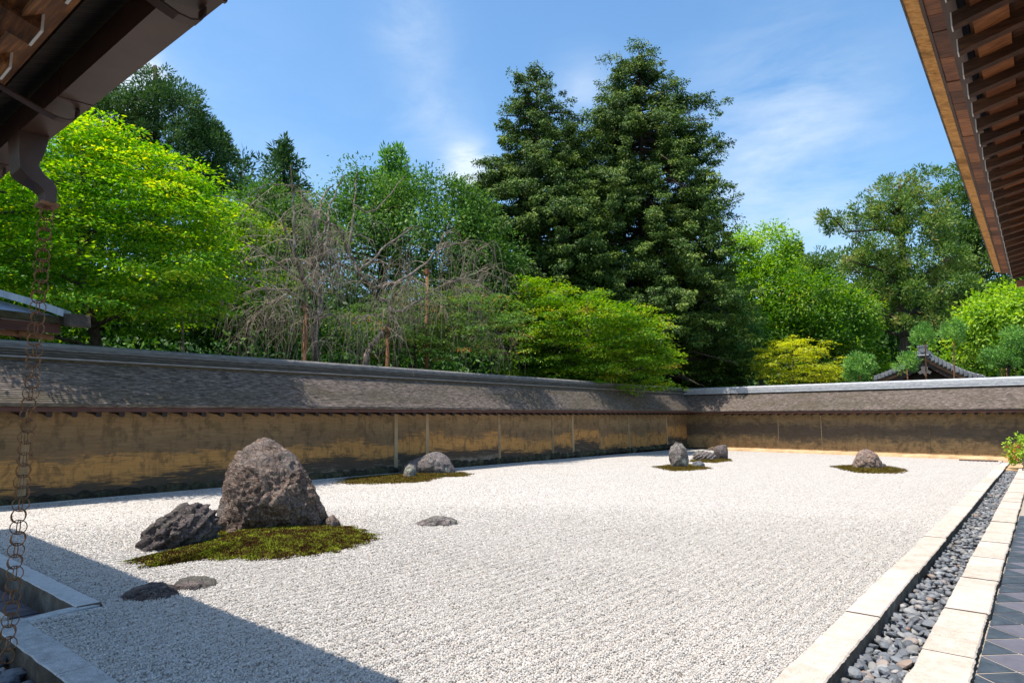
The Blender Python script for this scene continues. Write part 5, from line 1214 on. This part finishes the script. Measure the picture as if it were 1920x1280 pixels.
def strands(name, n_arch, mat):
    VV = []; FF = []; o_ = 0
    def strand(P, r0, r1):
        nonlocal o_
        P = np.array(P); n = len(P); t = unit(np.gradient(P, axis=0)); a = unit(np.cross(t, np.array([.3, .5, .8]))); b_ = np.cross(t, a); r = np.linspace(r0, r1, n)[:, None]
        ring = np.stack([P + a * r, P - a * r * .5 + b_ * r * .87, P - a * r * .5 - b_ * r * .87], 1).reshape(-1, 3)
        i = np.arange(n - 1)[:, None] * 3; f = np.concatenate([np.concatenate([i + j, i + (j + 1) % 3, i + 3 + (j + 1) % 3, i + 3 + j], 1) for j in range(3)])
        VV.append(ring); FF.append(f + o_); o_ += len(ring)
    for _ in range(n_arch):
        p, t = starts[rc_.integers(len(starts))]
        d = unit(t * .5 + rc_.normal(0, .6, 3) + np.array([0, 0, .35])); P = [p]; v = d * .16; L = rc_.uniform(.8, 2.3); s_ = 0; zlow = rc_.uniform(2.6, 4.6)
        while s_ < L:
            v = v + np.array([0, 0, -.017]) + rc_.normal(0, .012, 3); v = v / np.linalg.norm(v) * .15; q = P[-1] + v
            if q[2] < zlow or q[2] > p[2] + .35 or q[2] > 8.6: break
            P.append(q); s_ += .15
        if len(P) < 4: continue
        strand(P, rc_.uniform(.008, .014), .004)
        for j in range(2, len(P)):
            for _2 in range(rc_.integers(0, 3)):
                q = [P[j]]; w = unit(rc_.normal(0, 1, 3) * np.array([1, 1, .4]) + np.array([0, 0, .1])) * .12; l2 = rc_.uniform(.3, 1.7); s2 = 0
                while s2 < l2:
                    w = w + np.array([0, 0, -.045]) + rc_.normal(0, .007, 3); w = w / np.linalg.norm(w) * .13
                    q.append(q[-1] + w); s2 += .13
                    if q[-1][2] < 2.9: break
                if len(q) > 2: strand(q, .0052, .0030)
    V = np.concatenate(VV) - np.array(ch.location); return link(name, np_mesh(name, V, np.concatenate(FF), mat), ch)
o = strands('drooping_twigs', 390, M_TWIG); o['kind'] = 'stuff'
# sparse leaves on the twigs
cc = np.array([p + rc_.normal(0, .35, 3) + np.array([0, 0, -.3]) for p, t in [starts[i] for i in rc_.integers(0, len(starts), 260)]])
V, T_ = clump_leaves(cc, unit(rc_.normal(size=(len(cc), 3))), np.full(len(cc), .3), 9, 'broad', .10, .045, rc_, np.full(len(cc), .5)); o = leaf_obj('sparse_leaves', ch, V, T_, L_BROAD); o['kind'] = 'stuff'
def prop(label, u, vtop, dist, cross):
    b = np.array(bg_(u, dist)); root = empty('support_post', b, label, 'post', 'wrapped props holding up the bare cherry')
    t = atd(u, vtop, dist); m = MB(); m.tube([b, (b + t) / 2, t], [.075, .07, .065], 10); m.build('pole', M_POST, root, origin=tuple(b), smooth=True)
    a = np.array([math.cos(YAW), math.sin(YAW), 0]); m = MB(); m.tube([t - a * cross, t + a * cross * .8], .06, 8); m.build('crossbar', M_POST, root, origin=tuple(t))
    m = MB(); m.tube([t + np.array([0, 0, -.10]), t + np.array([0, 0, .12])], .095, 8); m.build('wrapping', M_POST, root, origin=tuple(t))
prop('leftmost reddish prop post under the bare cherry', 573, 578, 20.6, .16)
prop('middle reddish prop post under the moss covered cherry limb', 727, 618, 22.4, .17)
prop('thin rightmost prop post with its crossbar high among the twigs', 801, 510, 24.0, .14)

# ------------------------------------------------------------------ small tiled gate behind the end wall
GY = 38.0
def gp(u, v): p = ony(u, v, GY); return p[0], p[2]
pr = gp(1731, 664)
gate = empty('gate_roof', (pr[0], GY + 1.5, GZ), 'small gabled gate with grey tiled roof behind the end wall', 'gate')
RC = [gp(*q) for q in ((1731, 661), (1745, 669), (1770, 682), (1792, 692), (1816, 702), (1842, 708))]
LC = [gp(*q) for q in ((1731, 661), (1718, 672), (1700, 683), (1680, 693), (1658, 702), (1638, 709))]
def dens_curve(c, n):
    c = np.array(c); s_ = np.r_[0, np.cumsum(np.linalg.norm(np.diff(c, axis=0), axis=1))]; t = np.linspace(0, s_[-1], n); return np.stack([np.interp(t, s_, c[:, 0]), np.interp(t, s_, c[:, 1])], 1)
for side, C_ in (('right', RC), ('left', LC)):
    d16 = dens_curve(C_, 25)
    def band(name, off0, off1, y0, y1, mat):
        m = MB(); m.sweep([[(x, y0, z + off0), (x, y0, z + off1), (x, y1, z + off1), (x, y1, z + off0)] for x, z in d16], None); return m.build(name, mat, gate, origin=(d16[0][0], y0, d16[0][1]))
    band('roof_slope', -.04, .10, GY + .06, GY + 3.2, M_RTILE)
    band('verge_mortar', -.16, -.045, GY + .02, GY + .30, M_GATED)
    band('barge_board', -.36, -.165, GY + .06, GY + .14, M_GATEW)
    band('barge_board', -.60, -.365, GY + .12, GY + .20, M_GATED)
    # verge tiles: each with a turned up face and round end disc
    nt2 = 14
    for i in range(nt2):
        f = (i + .5) / nt2; x = np.interp(f, np.linspace(0, 1, 25), d16[:, 0]); z = np.interp(f, np.linspace(0, 1, 25), d16[:, 1])
        wd = abs(d16[-1][0] - d16[0][0]) / nt2 * .47
        m = MB(); m.box((x - wd, GY - .03, z - .155), (x + wd, GY + .10, z + .055)); m.tube([(x + wd * .1, GY - .06, z - .05), (x + wd * .1, GY + .05, z - .05)], .075, 10); m.tube([(x, GY + .0, z + .085), (x, GY + .5, z + .085)], .06, 8)
        m.build('verge_tile', M_RTILE, gate, origin=(x, GY, z))
    # rows of round roof tiles running down the slope
    for j in range(9):
        yy = GY + .5 + j * .3; m = MB(); m.tube([(x, yy, z + .11) for x, z in d16[::3]], .06, 6); m.build('tile_row', M_RTILE, gate, origin=(d16[0][0], yy, d16[0][1]))
z0 = pr[1]
m = MB(); m.box((pr[0] - .14, GY + .1, z0 + .0), (pr[0] + .14, GY + 3.2, z0 + .22)); m.tube([(pr[0], GY + .05, z0 + .26), (pr[0], GY + 3.25, z0 + .26)], .09, 8); m.build('ridge_tile', M_RTILE, gate, origin=(pr[0], GY + 1.5, z0))
m = MB(); m.box((pr[0] - .20, GY - .08, z0 + .0), (pr[0] + .20, GY + .1, z0 + .36)); m.box((pr[0] - .13, GY - .10, z0 + .36), (pr[0] + .13, GY + .08, z0 + .46))
for sx_ in (-1, 1):
    m.tube([(pr[0] + sx_ * .27, GY - .1, z0 + .06), (pr[0] + sx_ * .27, GY + .08, z0 + .06)], .085, 8); m.tube([(pr[0] + sx_ * .17, GY - .1, z0 + .40), (pr[0] + sx_ * .17, GY + .06, z0 + .40)], .07, 8)
m.tube([(pr[0], GY - .13, z0 + .2), (pr[0], GY, z0 + .2)], .12, 10); m.tube([(pr[0] - .25, GY - .09, z0 - .07), (pr[0] + .25, GY - .09, z0 - .07)], .06, 8)
m.build('ridge_end_tile', M_RTILE, gate, origin=(pr[0], GY, z0))
# pendant under the apex
m = MB(); zc = z0 - .78
pend = [(-.08, .22), (.08, .22), (.16, .12), (.13, .0), (.30, -.10), (.22, -.22), (.08, -.16), (0, -.30), (-.08, -.16), (-.22, -.22), (-.30, -.10), (-.13, .0), (-.16, .12)]
m.sweep([[(pr[0] + a_, GY + .04, zc + b_) for a_, b_ in pend], [(pr[0] + a_, GY + .10, zc + b_) for a_, b_ in pend]], None); m.build('gable_pendant', M_RIDGE, gate, origin=(pr[0], GY, zc))
m = MB(); m.box((gp(1672, 705)[0], GY + .5, z0 - 1.42), (gp(1786, 705)[0], GY + .72, z0 - 1.22)); m.build('tie_beam', M_GATEW, gate, origin=(pr[0], GY + .6, z0 - 1.3))
m = MB(); m.sweep([[(pr[0] - 2.1, yy, z0 - 1.42), (pr[0] + 2.1, yy, z0 - 1.42), (pr[0] + .2, yy, z0 - .45), (pr[0] - .2, yy, z0 - .45)] for yy in (GY + .75, GY + .85)], None); m.build('gable_wall', M_GATED, gate, origin=(pr[0], GY + .8, z0 - 1))
for sx_ in (-1, 1):
    m = MB(); m.box((pr[0] + sx_ * 1.9 - .20, GY + .45, z0 - 1.42), (pr[0] + sx_ * 1.9 + .20, GY + .60, z0 - 1.22)); m.build('plaster_end', M_WHITE, gate, origin=(pr[0] + sx_ * 1.9, GY + .5, z0 - 1.3))
    m = MB(); m.box((pr[0] + sx_ * 1.5 - .13, GY + .55, GZ), (pr[0] + sx_ * 1.5 + .13, GY + .78, z0 - 1.425)); m.build('gate_post', M_GATEW, gate, origin=(pr[0] + sx_ * 1.5, GY + .6, GZ))
